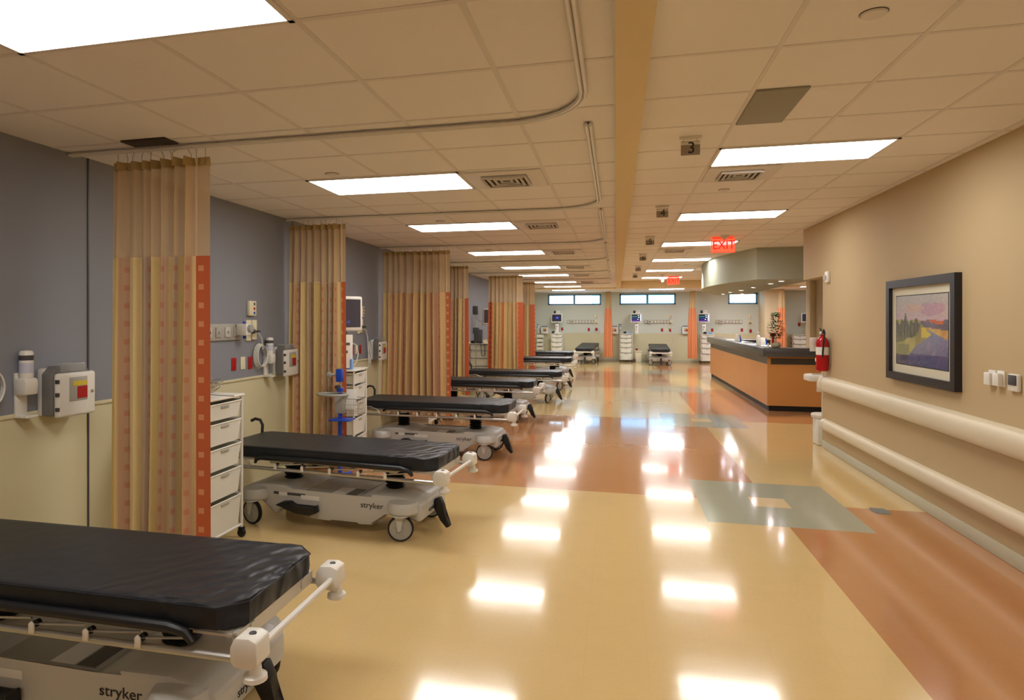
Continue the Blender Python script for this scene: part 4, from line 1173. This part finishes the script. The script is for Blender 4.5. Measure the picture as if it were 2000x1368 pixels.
# fire extinguisher
t = thing('fire_extinguisher', 'red fire extinguisher with white labels hung at the end of the tan wall', 'fire extinguisher', (XR-.085, 9.25, 1.03), RW)
MB().lathe([(.001, 0), (.06, .0), (.072, .012), (.074, .03), (.074, .36), (.066, .40), (.04, .435), (.022, .45), (.022, .47), (.001, .472)], seg=28).build('cylinder', 'red_gloss', t)
MB().lathe([(.0745, .21), (.0752, .21), (.0752, .31), (.0745, .31)], seg=28).build('label', 'paper', t)
MB().box((-.035, -.0765, .12), (.0, -.070, .165)).build('inspection_tag', 'paper', t)
MB().box((-.018, -.02, .465), (.018, .02, .51), .005).build('valve', 'silver', t)
MB().prism([(-.02, .51), (-.09, .55), (-.10, .54), (-.02, .49)], -.009, .009, 'y', bevel=.003).build('lever', 'black', t)
MB().prism([(-.02, .485), (-.10, .50), (-.10, .49), (-.02, .47)], -.009, .009, 'y', bevel=.003).build('carry_handle', 'black', t)
MB().tube([(.02, 0, .49), (.06, -.0, .53), (.095, -.0, .50), (.10, -.01, .40), (.09, -.02, .25), (.088, -.02, .18)], .011, 8).build('hose', 'black', t)
MB().lathe([(.001, -.032), (.016, -.031), (.017, -.02)], (0, 0, .485), 14, 'y').build('gauge', 'white_plastic', t)
MB().box((-.03, .074, .1), (.03, .085, .42)).build('wall_bracket', 'grey_plastic', t)
tag(MB().box((-.05, -.003, -.09), (.04, .003, .09), .002, m=Matrix.Rotation(.3, 4, 'Z')).build('inspection_card', 'paper', loc=(XR-.175, 9.30, 1.37)), 'white card hanging on the fire extinguisher', 'card')
# wash basin and bin on the end face of the tan wall
t = thing('wall_basin', 'small white basin on the end of the tan wall', 'basin', (2.70, 9.78, .86))
b = MB().prism([(-.20, -.16), (.12, -.16), (.12, .20), (-.12, .20), (-.20, .10)], 0, .085, 'z', bevel=.02)
b.build('bowl', 'white_plastic', t)
MB().prism([(-.14, -.10), (.07, -.10), (.07, .14), (-.08, .14)], .078, .088, 'z').build('recess', 'grey_plastic', t)
MB().prism([(-.10, -.14), (.10, -.14), (.05, .0), (-.03, .0)], -.14, .005, 'z', bevel=.01).build('support', 'white_plastic', t)
t = thing('waste_bin', 'tall white waste bin under the wall basin', 'waste bin', (2.70, 9.76, 0))
MB().prism([(-.085, -.12), (.085, -.12), (.085, .12), (-.085, .12)], 0, .36, 'z', bevel=.02).build('body', 'white_plastic', t)
MB().lathe([(.10, .36), (.125, .365), (.135, .40), (.125, .42), (.001, .425)], seg=24).build('lid', 'white_plastic', t)
# floor box
tag(MB().prism([(-.055, -.09), (.055, -.09), (.075, 0), (.055, .09), (-.055, .09), (-.075, 0)], 0, .003, 'z').build('floor_plate', 'floor_patch', loc=(2.26, 6.49, 0)), 'small blue-grey access plate set in the orange floor', 'floor plate')

# ================================================================== NURSES' COUNTER
cx0, cy0, cy1, cx1 = 2.70, 13.06, 20.6, 6.0
t = thing('reception_counter', 'L-shaped wood and charcoal nurses counter right of the walkway', 'counter', (cx0, cy0, 0))
Lx, Ly, th = cx1-cx0, cy1-cy0, .16
def ring(b, o0, z0, z1, wid, bev=0):
    """L plan: near side along x and left side along y; o0 = outward offset"""
    pts = [(-o0, -o0), (Lx, -o0), (Lx, wid), (wid, wid), (wid, Ly), (-o0, Ly)]
    b.prism(pts, z0, z1, 'z', bevel=bev); return b
ring(MB(), 0, .10, .86, th).build('wood_panel', 'wood', t)
ring(MB(), -.012, .86, 1.01, th).build('charcoal_band', 'charcoal_band', t)
ring(MB(), -.03, 0, .10, th).build('toe_kick', 'toe_black', t)
ring(MB(), .09, 1.005, 1.165, .30, .004).build('counter_top', 'charcoal_top', t)
MB().box((.0, -.004, .86), (.06, .0, 1.005)).box((0.0, -.006, .975), (Lx, .0, 1.003)).build('stile', 'wood_stile', t)
MB().box((.02, -.003, .775), (Lx, .0, .785)).box((0, -.004, .845), (Lx, 0, .862)).build('inlay', 'wood_stile', t)
# inner desk and far side
t2 = thing('reception_desk', 'dark inner desk behind the counter seen over its top', 'desk', (3.0, 14, 0))
MB().box((.0, 0.1, .70), (.75, 6.2, .76), .006).build('worktop', 'charcoal_band', t2)
MB().box((.05, 0.2, 0), (.70, 6.1, .70)).build('cabinet', 'dark_wood', t2)
fx = at_y(1504, 660, 20.3).x-3.0
MB().box((.0, 6.25, 0), (fx, 6.6, 1.06), .006).build('far_panel', 'dark_wood', t2)
MB().box((-.05, 6.2, 1.06), (fx, 6.65, 1.10), .006).build('far_top', 'charcoal_top', t2)
# things on the counter top
for u, v, y, lab in ((1441, 662, 16.9, 'white and blue card holder farther along the counter top'), (1485, 670, 14.1, 'white and blue card holder nearer the plant on the counter top')):
    p = at_y(u, v, y); x = 2.83
    t = thing('card_holder', lab, 'holder', (x, y, 1.165), .3, 'card holders on the counter')
    MB().prism([(-.05, 0), (.05, 0), (.03, .16), (-.02, .16)], -.045, .045, 'y', bevel=.006).build('body', 'white_plastic', t)
    MB().prism([(.052, 0), (.09, 0), (.05, .15), (.034, .155)], -.045, .045, 'y', bevel=.004).build('back_plate', 'blue', t)
tag(MB().lathe([(.001, 0), (.036, 0), (.038, .02), (.038, .16), (.03, .19), (.014, .20), (.014, .24), (.02, .245), (.02, .27), (.001, .272)], seg=20).build('pump_bottle', 'white_plastic', loc=(2.80, 14.35, 1.165)), 'white pump bottle standing behind the card holder on the counter', 'bottle')
for k, (x, y, lab) in enumerate(((2.84, 15.6, 'grey papers spread on the counter top farther back'), (2.86, 13.75, 'white papers on the counter top beside the plant'), (2.84, 17.6, 'small stack of papers far along the counter top'))):
    tag(MB().box((-.10, -.14, 0), (.10, .14, .012), .002).box((-.07, -.06, .012), (.09, .16, .02), .002).build('papers', 'paper' if k != 0 else 'grey_plastic', loc=(x, y, 1.165), rz=.2*k), lab, 'papers')
# plant
t = thing('potted_plant', 'green leafy plant with red bow in a stone pot on the counter', 'plant', (2.86, 13.12, 1.165))
MB().lathe([(.001, 0), (.05, 0), (.082, .025), (.09, .055), (.075, .09), (.045, .105), (.04, .10), (.001, .095)], seg=20).build('pot', 'stone', t)
rnd = random.Random(6)
MB().tube([(0, 0, .09), (.004, 0, .3), (-.003, 0, .5), (0, 0, .62)], [.007, .006, .004, .002], 6).build('stem', 'bark', t)
b = MB()
for k in range(420):
    h = .17+.47*rnd.random(); r = .125*(1-abs(h-.36)/.36)+.02; a = rnd.uniform(0, 6.28); rr = r*rnd.uniform(.2, 1)
    c_ = Vector((rr*math.cos(a), rr*math.sin(a), h)); d_ = Vector((math.cos(a), math.sin(a), rnd.uniform(-.3, .6))).normalized(); sd = d_.cross(Vector((0, 0, 1))).normalized()
    l, w2 = .05, .017; up = Vector((0, 0, .006))
    b.poly([c_, c_+d_*l*.5+sd*w2+up, c_+d_*l, c_+d_*l*.5-sd*w2+up])
b.build('foliage', 'leaf', t, normals=False)
b = MB()
for sgn in (-1, 1): b.sphere((-.055+sgn*.022, -.02, .24), .03, scale=(.9, .5, 1.2))
b.prism([(-.08, .05), (-.045, .05), (-.03, .24), (-.075, .24)], -.03, -.012, 'y', bevel=.004).box((-.075, -.04, .10), (-.03, -.01, .17), .01)
b.build('bow', 'red', t)
t = thing('small_figurine', 'small white ornament beside the plant pot on the counter', 'ornament', (2.72, 13.08, 1.165))
MB().lathe([(.001, 0), (.02, 0), (.024, .03), (.012, .055), (.018, .07), (.001, .09)], seg=14).build('figure', 'white_plastic', t)
